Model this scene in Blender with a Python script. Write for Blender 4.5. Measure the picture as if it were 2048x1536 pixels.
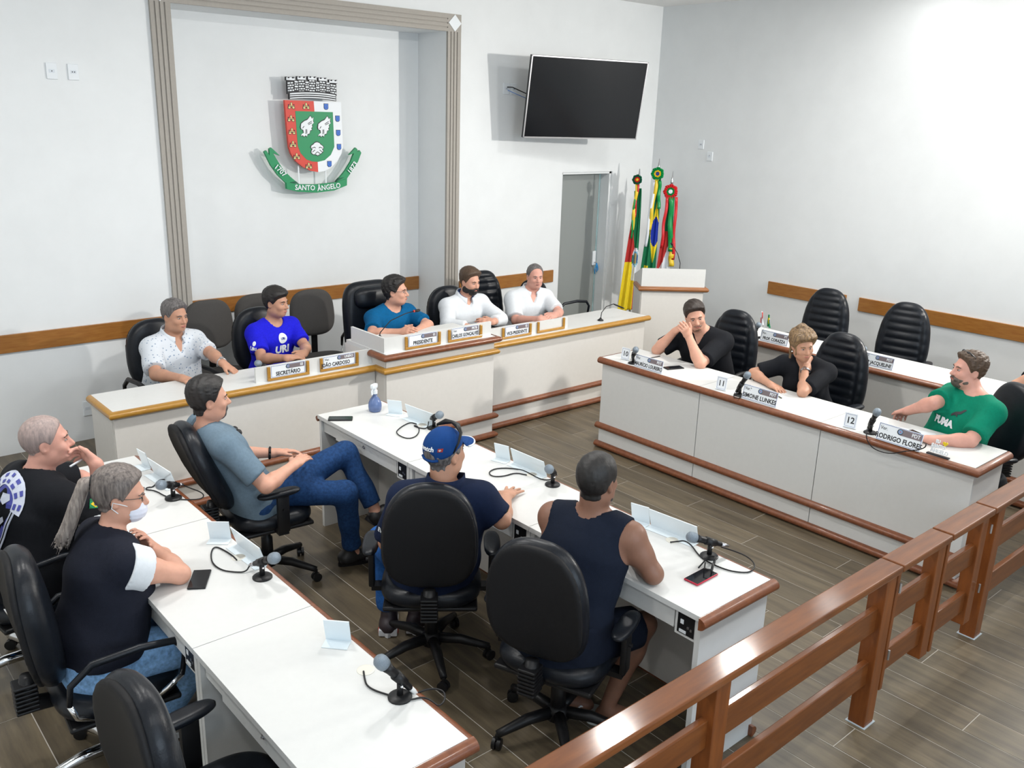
import bpy, bmesh, math, random
import numpy as np
from mathutils import Vector, Matrix
random.seed(7); np.random.seed(7)
for o in list(bpy.data.objects): bpy.data.objects.remove(o)
scene = bpy.context.scene
COL = scene.collection
# ---------------------------------------------------------------- camera
cam_d = bpy.data.cameras.new('camera'); cam = bpy.data.objects.new('camera', cam_d); COL.objects.link(cam)
cam_d.lens = 31.3243; cam_d.sensor_width = 36; cam_d.clip_start = .05
_R = (0.75613201, -0.65373033, 0.03001749); _U = (0.16770761, 0.2379067, 0.95669983); _F = (0.63256505, 0.7183572, -0.28952443)
cam.matrix_world = Matrix(((_R[0], _U[0], -_F[0], -8.8990), (_R[1], _U[1], -_F[1], -7.5697), (_R[2], _U[2], -_F[2], 2.7106), (0, 0, 0, 1)))
scene.camera = cam
# ---------------------------------------------------------------- world, exposure, lamps
w = bpy.data.worlds.new('world'); scene.world = w; w.use_nodes = True
w.node_tree.nodes['Background'].inputs[0].default_value = (.75, .86, 1, 1); w.node_tree.nodes['Background'].inputs[1].default_value = .4
vs = scene.view_settings; vs.view_transform = 'Standard'; vs.look = 'None'; vs.gamma = 1; vs.exposure = -0.72
vs.use_curve_mapping = False
LAMPS = [(x, y) for y in (-3.41, -7.2) for x in (-.5, -2.19, -3.94, -5.69, -7.44, -9.19)]  # a pair read off railing highlights, the other ceiling lamps assumed
for x, y in LAMPS:
    L = bpy.data.lights.new('ceiling_lamp_light', 'AREA'); L.shape = 'SQUARE'; L.size = .26; L.energy = 62 * (.08 if x > -1 else 1.) * (1. if y > -5 else .45); L.color = (1.0, .985, .96)
    lo = bpy.data.objects.new('ceiling_lamp_light', L); COL.objects.link(lo); lo.location = (x, y, 3.955)
# daylight added as cool fill behind the camera, no window known there
L = bpy.data.lights.new('daylight_fill', 'AREA'); L.shape = 'RECTANGLE'; L.size = 5.0; L.size_y = 1.7; L.energy = 240; L.color = (.72, .86, 1.0)
lo = bpy.data.objects.new('daylight_fill', L); COL.objects.link(lo); lo.location = (-7.2, -10.58, 2.4); lo.rotation_euler = (math.radians(90), 0, 0)
# assumed unseen flood lamp, added for the leftward shadows of crest and television
L = bpy.data.lights.new('assumed_flood_light', 'AREA'); L.shape = 'SQUARE'; L.size = .16; L.energy = 230; L.color = (1.0, .96, .90); L.spread = math.radians(150)
lo = bpy.data.objects.new('assumed_flood_light', L); COL.objects.link(lo); lo.location = (-.30, -6.30, 3.16); lo.rotation_euler = (math.radians(84), 0, math.radians(33))
# ---------------------------------------------------------------- materials
MATS = {}
def mat(name, col, rough=.5, metal=0., noise=0., nscale=20., bump=0., bscale=150., stretch=(1, 1, 1), spec=.5, coat=0., alpha=1., trans=0., emit=None, estr=0., col2=None, objrand=0., sss=0.):
    if name in MATS: return MATS[name]
    m = bpy.data.materials.new(name); m.use_nodes = True
    nt = m.node_tree; b = nt.nodes['Principled BSDF']
    c = tuple(col) + (1,)
    b.inputs['Base Color'].default_value = c
    b.inputs['Roughness'].default_value = rough; b.inputs['Metallic'].default_value = metal
    b.inputs['Specular IOR Level'].default_value = spec
    b.inputs['Coat Weight'].default_value = coat; b.inputs['Coat Roughness'].default_value = .12
    b.inputs['Alpha'].default_value = alpha; b.inputs['Transmission Weight'].default_value = trans
    if sss: b.inputs['Subsurface Weight'].default_value = sss; b.inputs['Subsurface Radius'].default_value = (.01, .004, .002); b.inputs['Subsurface Scale'].default_value = .5
    if emit: b.inputs['Emission Color'].default_value = tuple(emit) + (1,); b.inputs['Emission Strength'].default_value = estr
    if noise or bump or col2 or objrand:
        tc = nt.nodes.new('ShaderNodeTexCoord'); mp = nt.nodes.new('ShaderNodeMapping'); mp.inputs['Scale'].default_value = stretch
        nt.links.new(tc.outputs['Object'], mp.inputs['Vector'])
        vec = mp.outputs['Vector']
        if objrand:
            oi = nt.nodes.new('ShaderNodeObjectInfo'); ad = nt.nodes.new('ShaderNodeVectorMath'); ad.operation = 'ADD'
            cb = nt.nodes.new('ShaderNodeCombineXYZ'); ml = nt.nodes.new('ShaderNodeMath'); ml.operation = 'MULTIPLY'; ml.inputs[1].default_value = 37.
            nt.links.new(oi.outputs['Random'], ml.inputs[0])
            for k in range(3): nt.links.new(ml.outputs[0], cb.inputs[k])
            nt.links.new(vec, ad.inputs[0]); nt.links.new(cb.outputs[0], ad.inputs[1]); vec = ad.outputs[0]
        if noise or col2:
            n = nt.nodes.new('ShaderNodeTexNoise'); n.inputs['Scale'].default_value = nscale; n.inputs['Detail'].default_value = 5; n.inputs['Roughness'].default_value = .6
            nt.links.new(vec, n.inputs['Vector'])
            r = nt.nodes.new('ShaderNodeValToRGB'); r.color_ramp.elements[0].position = .32; r.color_ramp.elements[1].position = .68
            if col2: lo_, hi_ = col2, col
            else: lo_, hi_ = [x * (1 - noise) for x in col], [min(1, x * (1 + noise)) for x in col]
            r.color_ramp.elements[0].color = tuple(lo_) + (1,); r.color_ramp.elements[1].color = tuple(hi_) + (1,)
            nt.links.new(n.outputs['Fac'], r.inputs['Fac']); out = r.outputs['Color']
            if objrand:
                hv = nt.nodes.new('ShaderNodeHueSaturation'); mr = nt.nodes.new('ShaderNodeMapRange')
                mr.inputs['To Min'].default_value = 1 - objrand; mr.inputs['To Max'].default_value = 1 + objrand
                nt.links.new(oi.outputs['Random'], mr.inputs['Value']); nt.links.new(mr.outputs[0], hv.inputs['Value'])
                nt.links.new(out, hv.inputs['Color']); out = hv.outputs['Color']
            nt.links.new(out, b.inputs['Base Color'])
        if bump:
            n2 = nt.nodes.new('ShaderNodeTexNoise'); n2.inputs['Scale'].default_value = bscale; n2.inputs['Detail'].default_value = 3
            nt.links.new(vec, n2.inputs['Vector'])
            bp = nt.nodes.new('ShaderNodeBump'); bp.inputs['Strength'].default_value = bump; bp.inputs['Distance'].default_value = .004
            nt.links.new(n2.outputs['Fac'], bp.inputs['Height']); nt.links.new(bp.outputs['Normal'], b.inputs['Normal'])
    MATS[name] = m
    return m
WALL = mat('wall_paint', (.775, .80, .81), .75, noise=.02, nscale=3, bump=.05, bscale=90)
CEIL = mat('ceiling_paint', (.83, .83, .82), .8, noise=.015, nscale=2)
LAM = mat('white_laminate', (.66, .665, .65), .32, noise=.012, nscale=30, bump=.02, bscale=300)
LAMD = mat('laminate_panel', (.66, .64, .605), .42, noise=.015, nscale=30)
WOODR = mat('red_brown_wood', (.215, .068, .024), .42, col2=(.145, .042, .015), nscale=6, stretch=(6, 6, 6), coat=.3)
WOODG = mat('golden_wood', (.44, .23, .035), .36, col2=(.36, .17, .02), nscale=7, stretch=(3, 14, 14), coat=.3)
WOODW = mat('wall_rail_wood', (.36, .155, .032), .38, col2=(.28, .105, .018), nscale=4, stretch=(2, 9, 16), coat=.2)
WOODV = mat('varnished_wood', (.19, .058, .011), .5, col2=(.115, .032, .006), nscale=3, stretch=(1.2, 9, 9), coat=.55, spec=.25)
WOODP = mat('varnished_wood_upright', (.22, .064, .012), .5, col2=(.14, .038, .007), nscale=3, stretch=(9, 9, 1.2), coat=.4, spec=.25)
TRIM = mat('grey_trim', (.36, .335, .30), .6, noise=.03, nscale=40)
TRIMD = mat('grey_trim_groove', (.27, .245, .215), .7)
PLANK = mat('plank_tile', (.160, .127, .080), .36, col2=(.080, .063, .042), nscale=2.2, stretch=(9, .9, 1), objrand=.13, bump=.05, bscale=30)
GROUT = mat('grout', (.46, .43, .38), .9)
BLK = mat('black_leather', (.006, .008, .012), .36, noise=.2, nscale=30, bump=.12, bscale=160, spec=.32)
BLKF = mat('black_shell', (.008, .008, .009), .6, bump=.1, bscale=400, spec=.25)
PLAS = mat('black_plastic', (.008, .008, .009), .42, spec=.35)
GREYF = mat('grey_fabric', (.062, .058, .055), .9, noise=.15, nscale=250, bump=.3, bscale=500)
CHROME = mat('chrome', (.75, .76, .78), .12, metal=1)
STEEL = mat('brushed_steel', (.5, .5, .52), .35, metal=1)
WHITE = mat('white_print', (.78, .82, .85), .5)
ACRY = mat('white_acrylic', (.76, .84, .88), .15, coat=.3)
INK = mat('black_ink', (.02, .02, .025), .6)
PURP = mat('grey_purple_band', (.19, .155, .165), .5)
RED = mat('red_print', (.62, .045, .025), .5); GREEN = mat('green_print', (.0, .25, .09), .5); DGREEN = mat('dark_green', (.0, .10, .05), .6)
YEL = mat('yellow_print', (.80, .58, .02), .5); BLUE = mat('blue_print', (.02, .16, .62), .5); GOLD = mat('castle_gold', (.72, .62, .25), .5)
BLUED = mat('navy_print', (.02, .04, .25), .5)
# ---------------------------------------------------------------- mesh helpers
class MB:
    def __init__(s): s.v = []; s.f = []; s.m = []
    def add(s, vs, fs, mi=0):
        n = len(s.v); s.v += [tuple(map(float, p)) for p in vs]; s.f += [tuple(i + n for i in f) for f in fs]; s.m += [mi] * len(fs); return s
    def box(s, x0, x1, y0, y1, z0, z1, mi=0):
        v = [(x, y, z) for z in (z0, z1) for y in (y0, y1) for x in (x0, x1)]
        return s.add(v, [(0, 2, 3, 1), (4, 5, 7, 6), (0, 1, 5, 4), (2, 6, 7, 3), (0, 4, 6, 2), (1, 3, 7, 5)], mi)
    def rbox(s, x0, x1, y0, y1, z0, z1, r=.005, seg=2, mi=0):
        bm = bmesh.new(); bmesh.ops.create_cube(bm, size=1)
        for q in bm.verts: q.co = Vector(((x0 + x1) / 2 + q.co.x * (x1 - x0), (y0 + y1) / 2 + q.co.y * (y1 - y0), (z0 + z1) / 2 + q.co.z * (z1 - z0)))
        bmesh.ops.bevel(bm, geom=bm.edges[:], offset=r, segments=seg, profile=.5, affect='EDGES')
        bm.verts.ensure_lookup_table(); bm.verts.index_update()
        s.add([q.co[:] for q in bm.verts], [[q.index for q in f.verts] for f in bm.faces], mi); bm.free(); return s
    def tube(s, pts, r, seg=8, mi=0, caps=True):
        pts = [Vector(p) for p in pts]; n = len(pts); rs = r if hasattr(r, '__len__') else [r] * n
        vs = []; fs = []; ref = None
        for i, p in enumerate(pts):
            t = (pts[min(i + 1, n - 1)] - pts[max(i - 1, 0)]).normalized()
            if ref is None: ref = Vector((0, 0, 1)) if abs(t.z) < .9 else Vector((1, 0, 0))
            a = t.cross(ref).normalized(); b_ = a.cross(t).normalized(); ref = b_
            for k in range(seg):
                q = 2 * math.pi * k / seg; vs.append(p + (a * math.cos(q) + b_ * math.sin(q)) * rs[i])
        for i in range(n - 1):
            for k in range(seg): fs.append((i * seg + k, i * seg + (k + 1) % seg, (i + 1) * seg + (k + 1) % seg, (i + 1) * seg + k))
        if caps: fs.append(tuple(range(seg - 1, -1, -1))); fs.append(tuple((n - 1) * seg + k for k in range(seg)))
        return s.add(vs, fs, mi)
    def lathe(s, prof, seg=16, c=(0, 0, 0), mi=0):
        vs = []; fs = []; n = len(prof)
        for (r, z) in prof:
            for k in range(seg): a = 2 * math.pi * k / seg; vs.append((c[0] + r * math.cos(a), c[1] + r * math.sin(a), c[2] + z))
        for i in range(n - 1):
            for k in range(seg): fs.append((i * seg + k, i * seg + (k + 1) % seg, (i + 1) * seg + (k + 1) % seg, (i + 1) * seg + k))
        fs.append(tuple(range(seg - 1, -1, -1))); fs.append(tuple((n - 1) * seg + k for k in range(seg)))
        return s.add(vs, fs, mi)
    def ball(s, c, r, seg=12, ring=8, mi=0):
        rx, ry, rz = r if hasattr(r, '__len__') else (r, r, r)
        vs = [(c[0], c[1], c[2] - rz)]; fs = []
        for i in range(1, ring):
            a = -math.pi / 2 + math.pi * i / ring
            for k in range(seg): b_ = 2 * math.pi * k / seg; vs.append((c[0] + rx * math.cos(a) * math.cos(b_), c[1] + ry * math.cos(a) * math.sin(b_), c[2] + rz * math.sin(a)))
        vs.append((c[0], c[1], c[2] + rz)); t = len(vs) - 1
        for k in range(seg): fs.append((0, 1 + (k + 1) % seg, 1 + k)); fs.append((t, t - seg + k, t - seg + (k + 1) % seg))
        for i in range(ring - 2):
            for k in range(seg): fs.append((1 + i * seg + k, 1 + i * seg + (k + 1) % seg, 1 + (i + 1) * seg + (k + 1) % seg, 1 + (i + 1) * seg + k))
        return s.add(vs, fs, mi)
    def prism(s, out, z0, z1, mi=0):           # outline in xy, extruded along z
        n = len(out); vs = [(x, y, z0) for x, y in out] + [(x, y, z1) for x, y in out]
        a = sum(out[i][0] * out[(i + 1) % n][1] - out[(i + 1) % n][0] * out[i][1] for i in range(n))
        if a < 0: vs = vs[:n][::-1] + vs[n:][::-1]
        from mathutils.geometry import tessellate_polygon
        tri = tessellate_polygon([[Vector((v[0], v[1], 0)) for v in vs[:n]]])
        fs = []
        for t in tri:
            p, q, r_ = [Vector(vs[i][:2]) for i in t]
            if (q - p).cross(r_ - p) < 0: t = t[::-1]
            fs.append(tuple(i + n for i in t)); fs.append(tuple(t[::-1]))
        fs += [(i, (i + 1) % n, n + (i + 1) % n, n + i) for i in range(n)]
        return s.add(vs, fs, mi)
    def sweep(s, path, prof, mi=0):            # horizontal path (x,y,z); profile (outward, up); outward = right of travel
        P = [Vector(p) for p in path]; n = len(P); m = len(prof); vs = []
        for i in range(n):
            d0 = (P[i] - P[i - 1]).normalized() if i else None; d1 = (P[i + 1] - P[i]).normalized() if i < n - 1 else None
            n0 = Vector((d0.y, -d0.x, 0)) if d0 else None; n1 = Vector((d1.y, -d1.x, 0)) if d1 else None
            if n0 and n1: nn = (n0 + n1); nn = nn / (nn.length_squared / 2 + 1e-9) if False else (n0 + n1).normalized() / max(.3, (n0 + n1).normalized().dot(n0))
            else: nn = n0 or n1
            for (o, u) in prof: vs.append(P[i] + nn * o + Vector((0, 0, u)))
        fs = [(i * m + k, i * m + (k + 1) % m, (i + 1) * m + (k + 1) % m, (i + 1) * m + k) for i in range(n - 1) for k in range(m)]
        fs.append(tuple(range(m - 1, -1, -1))); fs.append(tuple((n - 1) * m + k for k in range(m)))
        return s.add(vs, fs, mi)
    def xf(s, M): s.v = [tuple(M @ Vector(p)) for p in s.v]; return s
HALF = [(0, -.027)] + [(.034 * math.cos(a), .027 * math.sin(a)) for a in np.linspace(-1.45, 1.45, 9)] + [(0, .027)]
def mesh_of(name, mb, mats, smooth=False):
    me = bpy.data.meshes.new(name); me.from_pydata(mb.v, [], mb.f)
    for m in (mats if isinstance(mats, (list, tuple)) else [mats]): me.materials.append(m)
    if isinstance(mats, (list, tuple)) and len(mats) > 1: me.polygons.foreach_set('material_index', mb.m)
    me.validate(); me.update()
    bm = bmesh.new(); bm.from_mesh(me); bmesh.ops.recalc_face_normals(bm, faces=bm.faces); bm.to_mesh(me); bm.free()
    if smooth: smooth_mesh(me, smooth)
    return me
def smooth_mesh(me, ang=True):
    me.polygons.foreach_set('use_smooth', [True] * len(me.polygons))
    if ang is not True:
        try: me.set_sharp_from_angle(angle=math.radians(ang))
        except Exception: pass
def link(o): COL.objects.link(o); return o
def tag(o, label, cat, group=None):
    o['label'] = label; o['category'] = cat
    if group: o['group'] = group
    return o
def thing(name, label, cat, loc=(0, 0, 0), rz=0., group=None):
    o = link(bpy.data.objects.new(name, None)); o.location = loc; o.rotation_euler = (0, 0, rz); o.empty_display_size = .1
    return tag(o, label, cat, group)
def part(name, mb, m, parent=None, smooth=False, world=False, label=None, me=None):
    if me is None:
        if world and parent is not None:
            mb.xf((Matrix.Translation(parent.location) @ Matrix.Rotation(parent.rotation_euler[2], 4, 'Z')).inverted())
        me = mesh_of(name, mb, m, smooth)
    o = link(bpy.data.objects.new(name, me))
    if parent is not None: o.parent = parent
    if label: o['label'] = label
    return o
def struct(name, mb, m, parent=None, smooth=False):
    o = part(name, mb, m, parent, smooth)
    if parent is None: o['kind'] = 'structure'
    return o
def copy_tree(o, parent=None):
    c = o.copy(); link(c); c.parent = parent
    for ch in [q for q in o.children]: copy_tree(ch, c)
    return c
_txt = {}
def text_mb(s, size, depth=.0012, sx=1., align='CENTER', bold=0.):
    key = (s, size, depth, sx, align, bold)
    if key not in _txt:
        cu = bpy.data.curves.new('t', 'FONT'); cu.body = s; cu.size = size; cu.align_x = align; cu.align_y = 'CENTER'; cu.extrude = depth / 2; cu.offset = bold; cu.resolution_u = 2
        ob = bpy.data.objects.new('t', cu); COL.objects.link(ob)
        me = bpy.data.meshes.new_from_object(ob)
        v = [tuple(q.co) for q in me.vertices]; f = [tuple(p.vertices) for p in me.polygons]
        bpy.data.objects.remove(ob); bpy.data.curves.remove(cu); bpy.data.meshes.remove(me)
        _txt[key] = (v, f)
    v, f = _txt[key]; mb = MB(); mb.add([(x * sx, y, z) for x, y, z in v], f); return mb
def frame_M(origin, xdir, ydir):
    x = Vector(xdir).normalized(); y = Vector(ydir); y = (y - x * y.dot(x)).normalized(); z = x.cross(y)
    return Matrix(((x.x, y.x, z.x, origin[0]), (x.y, y.y, z.y, origin[1]), (x.z, y.z, z.z, origin[2]), (0, 0, 0, 1)))
# ---------------------------------------------------------------- signed-distance surfaces (bodies, cushions)
class SDF:
    def __init__(s, lo, hi, h, fine=(), hf=None):
        s.ax = []
        for k in range(3):
            if fine and hf:
                a = [lo[k]]
                while a[-1] < hi[k]:
                    x = a[-1]; a.append(x + (hf if any(f[0][k] - hf <= x <= f[1][k] for f in fine) else h))
                s.ax.append(np.array(a, np.float32))
            else: s.ax.append(np.arange(lo[k], hi[k] + h, h, dtype=np.float32))
        s.d = np.full([len(a) for a in s.ax], .25, np.float32)
    def sub(s, lo, hi):
        ix = []
        for k in range(3):
            a = max(0, int(np.searchsorted(s.ax[k], lo[k])) - 1); b_ = min(len(s.ax[k]), int(np.searchsorted(s.ax[k], hi[k])) + 1)
            if b_ - a < 1: return None, None
            ix.append(slice(a, b_))
        X = [s.ax[0][ix[0]][:, None, None], s.ax[1][ix[1]][None, :, None], s.ax[2][ix[2]][None, None, :]]
        return tuple(ix), X
    def union(s, lo, hi, fn, k=.02, mode='add'):
        mg = max(k, .03); ix, X = s.sub([q - mg for q in lo], [q + mg for q in hi])
        if ix is None: return s
        d = fn(*X).astype(np.float32); o = s.d[ix]
        if mode == 'add':
            h_ = np.clip(.5 + .5 * (o - d) / k, 0, 1); s.d[ix] = o * (1 - h_) + d * h_ - k * h_ * (1 - h_)
        else:
            d = -d; h_ = np.clip(.5 - .5 * (o - d) / k, 0, 1); s.d[ix] = o * (1 - h_) + d * h_ + k * h_ * (1 - h_)
        return s
    def cone(s, a, b_, ra, rb, k=.02, flat=None, mode='add'):
        a = np.array(a, float); b_ = np.array(b_, float); ab = b_ - a; L2 = ab @ ab + 1e-9; R = max(ra, rb) * (1 if flat is None else max(1, flat[1]))
        def fn(X, Y, Z):
            x, y, z = X - a[0], Y - a[1], Z - a[2]
            t = np.clip((x * ab[0] + y * ab[1] + z * ab[2]) / L2, 0, 1)
            dx, dy, dz = x - t * ab[0], y - t * ab[1], z - t * ab[2]
            if flat is not None:      # widen along axis n by factor q
                n, q = np.array(flat[0], float), flat[1]
                pn = dx * n[0] + dy * n[1] + dz * n[2]; c = pn * (1 / q - 1)
                dx, dy, dz = dx + c * n[0], dy + c * n[1], dz + c * n[2]
            return np.sqrt(dx * dx + dy * dy + dz * dz) - (ra + t * (rb - ra))
        return s.union(np.minimum(a, b_) - R, np.maximum(a, b_) + R, fn, k, mode)
    def ell(s, c, axes, rad, k=.02, mode='add'):
        c = np.array(c, float); A = [np.array(q, float) for q in axes]; R = max(rad); mr = min(rad)
        def fn(X, Y, Z):
            x, y, z = X - c[0], Y - c[1], Z - c[2]; q = 0; g = 0
            for a, r in zip(A, rad):
                p = (x * a[0] + y * a[1] + z * a[2]); q = q + (p / r) ** 2; g = g + (p / (r * r)) ** 2
            k0 = np.sqrt(q); return k0 * (k0 - 1) / (np.sqrt(g) + 1e-6)
        return s.union(c - R, c + R, fn, k, mode)
    def mesh(s, lev=0.):
        d = s.d - lev; d[0] = d[-1] = .1; d[:, 0] = d[:, -1] = .1; d[:, :, 0] = d[:, :, -1] = .1
        neg = d < 0
        def allany(n, f):
            n = f(n[:-1], n[1:]); n = f(n[:, :-1], n[:, 1:]); return f(n[:, :, :-1], n[:, :, 1:])
        act = allany(neg, np.logical_or) & ~allany(neg, np.logical_and)
        I, J, K = np.nonzero(act); N = len(I)
        idx = np.full(act.shape, -1, np.int32); idx[I, J, K] = np.arange(N)
        acc = np.zeros((N, 3)); cnt = np.zeros(N)
        corners = [(a, b_, c) for a in (0, 1) for b_ in (0, 1) for c in (0, 1)]
        ax = s.ax
        for c0 in corners:
            for k in range(3):
                if c0[k] == 0:
                    c1 = list(c0); c1[k] = 1
                    v0 = d[I + c0[0], J + c0[1], K + c0[2]]; v1 = d[I + c1[0], J + c1[1], K + c1[2]]
                    m = (v0 < 0) != (v1 < 0); t = np.where(m, v0 / np.where(m, v0 - v1, 1), 0)
                    p = np.stack([ax[0][I + c0[0]], ax[1][J + c0[1]], ax[2][K + c0[2]]], 1).astype(float)
                    p1 = np.stack([ax[0][I + c1[0]], ax[1][J + c1[1]], ax[2][K + c1[2]]], 1)
                    acc += np.where(m[:, None], p + t[:, None] * (p1 - p), 0); cnt += m
        V = acc / np.maximum(cnt, 1)[:, None]
        F = []
        for k in range(3):
            sl0 = [slice(None)] * 3; sl1 = [slice(None)] * 3; sl0[k] = slice(None, -1); sl1[k] = slice(1, None)
            a, b_ = neg[tuple(sl0)], neg[tuple(sl1)]; ch = a != b_
            i, j, l = np.nonzero(ch); fl = a[i, j, l]
            u, v = [(1, 2), (2, 0), (0, 1)][k]; P = [i, j, l]
            def cell(du, dv):
                q = [P[0].copy(), P[1].copy(), P[2].copy()]; q[u] = q[u] - du; q[v] = q[v] - dv; return idx[q[0], q[1], q[2]]
            q = np.stack([cell(1, 1), cell(0, 1), cell(0, 0), cell(1, 0)], 1)
            q = np.where(fl[:, None], q, q[:, ::-1]); F.append(q)
        F = np.concatenate(F); F = F[(F >= 0).all(1)]
        return V, F
def sdf_mesh(name, V, F, m, relax=1):
    me = bpy.data.meshes.new(name); n = len(F)
    if relax:
        e = np.concatenate([F[:, [0, 1]], F[:, [1, 2]], F[:, [2, 3]], F[:, [3, 0]]]); 
        for _ in range(relax):
            S = np.zeros_like(V); c = np.zeros(len(V))
            np.add.at(S, e[:, 0], V[e[:, 1]]); np.add.at(S, e[:, 1], V[e[:, 0]]); np.add.at(c, e[:, 0], 1); np.add.at(c, e[:, 1], 1)
            V = V * .45 + .55 * S / np.maximum(c, 1)[:, None]
    me.vertices.add(len(V)); me.vertices.foreach_set('co', V.astype(np.float32).ravel())
    me.loops.add(4 * n); me.loops.foreach_set('vertex_index', F.astype(np.int32).ravel())
    me.polygons.add(n); me.polygons.foreach_set('loop_start', np.arange(0, 4 * n, 4, dtype=np.int32))
    try: me.polygons.foreach_set('loop_total', np.full(n, 4, np.int32))
    except Exception: pass
    me.polygons.foreach_set('use_smooth', np.ones(n, bool))
    for q in (m if isinstance(m, (list, tuple)) else [m]): me.materials.append(q)
    me.update(calc_edges=True); me.validate()
    return me
MICS = {'n1': ((-7.436, -3.339, 0.795), (-0.716, -0.586, 0.381)), 'n2': ((-7.443, -4.351, 0.795), (0.134, -0.869, 0.477)), 'n3': ((-7.444, -5.39, 0.795), (-0.6, 0.105, 0.793)), 'm1': ((-5.755, -3.266, 0.795), (-0.238, -0.868, 0.436)), 'm2': ((-5.77, -4.374, 0.795), (-0.731, -0.462, 0.502)), 'm3': ((-5.759, -5.41, 0.795), (-0.878, 0.332, 0.344)), 'r1': ((-3.525, -2.952, 0.795), (-0.524, -0.616, 0.589)), 'r2': ((-3.538, -3.999, 0.795), (-0.069, -0.491, 0.868)), 'r3': ((-3.518, -5.001, 0.795), (-0.384, -0.416, 0.825)), 's1': ((-1.93, -3.021, 0.795), (-0.469, -0.56, 0.683)), 's2': ((-1.89, -4.005, 0.795), (-0.431, -0.731, 0.529)), 'd1': ((-6.1, -1.62, 0.804), (-0.705, -0.567, 0.427))}
CABLES = {
  'm1': [(-5.801, -3.261, 0.8), (-5.834, -3.214, 0.8), (-5.837, -3.154, 0.8), (-5.817, -3.169, 0.8), (-5.85, -3.248, 0.8), (-5.942, -3.337, 0.8), (-6.011, -3.33, 0.8), (-6.006, -3.202, 0.8), (-5.925, -3.137, 0.8), (-5.814, -3.087, 0.8), (-5.803, -3.143, 0.8)],
  'm2': [(-5.741, -4.329, 0.8), (-5.779, -4.284, 0.8), (-5.766, -4.175, 0.8), (-5.772, -4.1, 0.8), (-5.858, -4.018, 0.8), (-5.937, -4.029, 0.8), (-5.968, -4.092, 0.8), (-5.913, -4.133, 0.8), (-5.826, -4.13, 0.8), (-5.796, -4.193, 0.8)],
  'm3': [(-5.648, -5.378, 0.8), (-5.63, -5.442, 0.8), (-5.622, -5.524, 0.8), (-5.664, -5.598, 0.8), (-5.737, -5.623, 0.8), (-5.778, -5.596, 0.8), (-5.808, -5.547, 0.8), (-5.817, -5.458, 0.8), (-5.797, -5.379, 0.8), (-5.739, -5.292, 0.8), (-5.729, -5.243, 0.8), (-5.76, -5.231, 0.8), (-5.797, -5.213, 0.8)],
  'n1': [(-7.327, -3.263, 0.8), (-7.296, -3.365, 0.8), (-7.313, -3.429, 0.8), (-7.355, -3.434, 0.8), (-7.43, -3.37, 0.8), (-7.463, -3.3, 0.8), (-7.475, -3.199, 0.8), (-7.514, -3.154, 0.8), (-7.491, -3.132, 0.8), (-7.468, -3.15, 0.8), (-7.413, -3.07, 0.8), (-7.378, -3.088, 0.8), (-7.385, -3.14, 0.8)],
  'n2': [(-7.482, -4.274, 0.8), (-7.522, -4.242, 0.8), (-7.556, -4.194, 0.8), (-7.563, -4.119, 0.8), (-7.538, -4.039, 0.8), (-7.504, -3.981, 0.8), (-7.484, -3.977, 0.8), (-7.472, -4.025, 0.8), (-7.463, -4.096, 0.8), (-7.466, -4.149, 0.8)],
  'n3': [(-7.339, -5.418, 0.8), (-7.313, -5.447, 0.8), (-7.316, -5.476, 0.8), (-7.342, -5.506, 0.8), (-7.373, -5.516, 0.8), (-7.373, -5.491, 0.8), (-7.377, -5.458, 0.8), (-7.391, -5.439, 0.8), (-7.426, -5.429, 0.8), (-7.449, -5.405, 0.8), (-7.467, -5.366, 0.8), (-7.493, -5.314, 0.8), (-7.501, -5.271, 0.8), (-7.487, -5.234, 0.8), (-7.465, -5.191, 0.8)],
  'r1': [(-3.41, -2.827, 0.8), (-3.466, -2.921, 0.8), (-3.366, -2.915, 0.8), (-3.289, -2.93, 0.8), (-3.167, -2.936, 0.8)],
  'r2': [(-3.517, -3.944, 0.8), (-3.632, -4.01, 0.8), (-3.616, -4.05, 0.8), (-3.514, -4.021, 0.8), (-3.382, -3.964, 0.8), (-3.258, -3.895, 0.8)],
  'r3': [(-3.64, -5.035, 0.827), (-3.64, -5.046, 0.786), (-3.64, -5.088, 0.745), (-3.64, -5.159, 0.737), (-3.64, -5.225, 0.749), (-3.64, -5.295, 0.788), (-3.64, -5.379, 0.823), (-3.64, -5.415, 0.851), (-3.64, -5.415, 0.872)],
  's1': [(-1.926, -2.992, 0.8), (-2.008, -3.006, 0.8), (-2.097, -3.036, 0.8), (-1.959, -2.993, 0.8)],
  's2': [(-1.789, -3.882, 0.8), (-1.879, -3.9, 0.8), (-1.947, -3.892, 0.8), (-1.815, -3.864, 0.8), (-1.532, -3.81, 0.8)],
}
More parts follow.
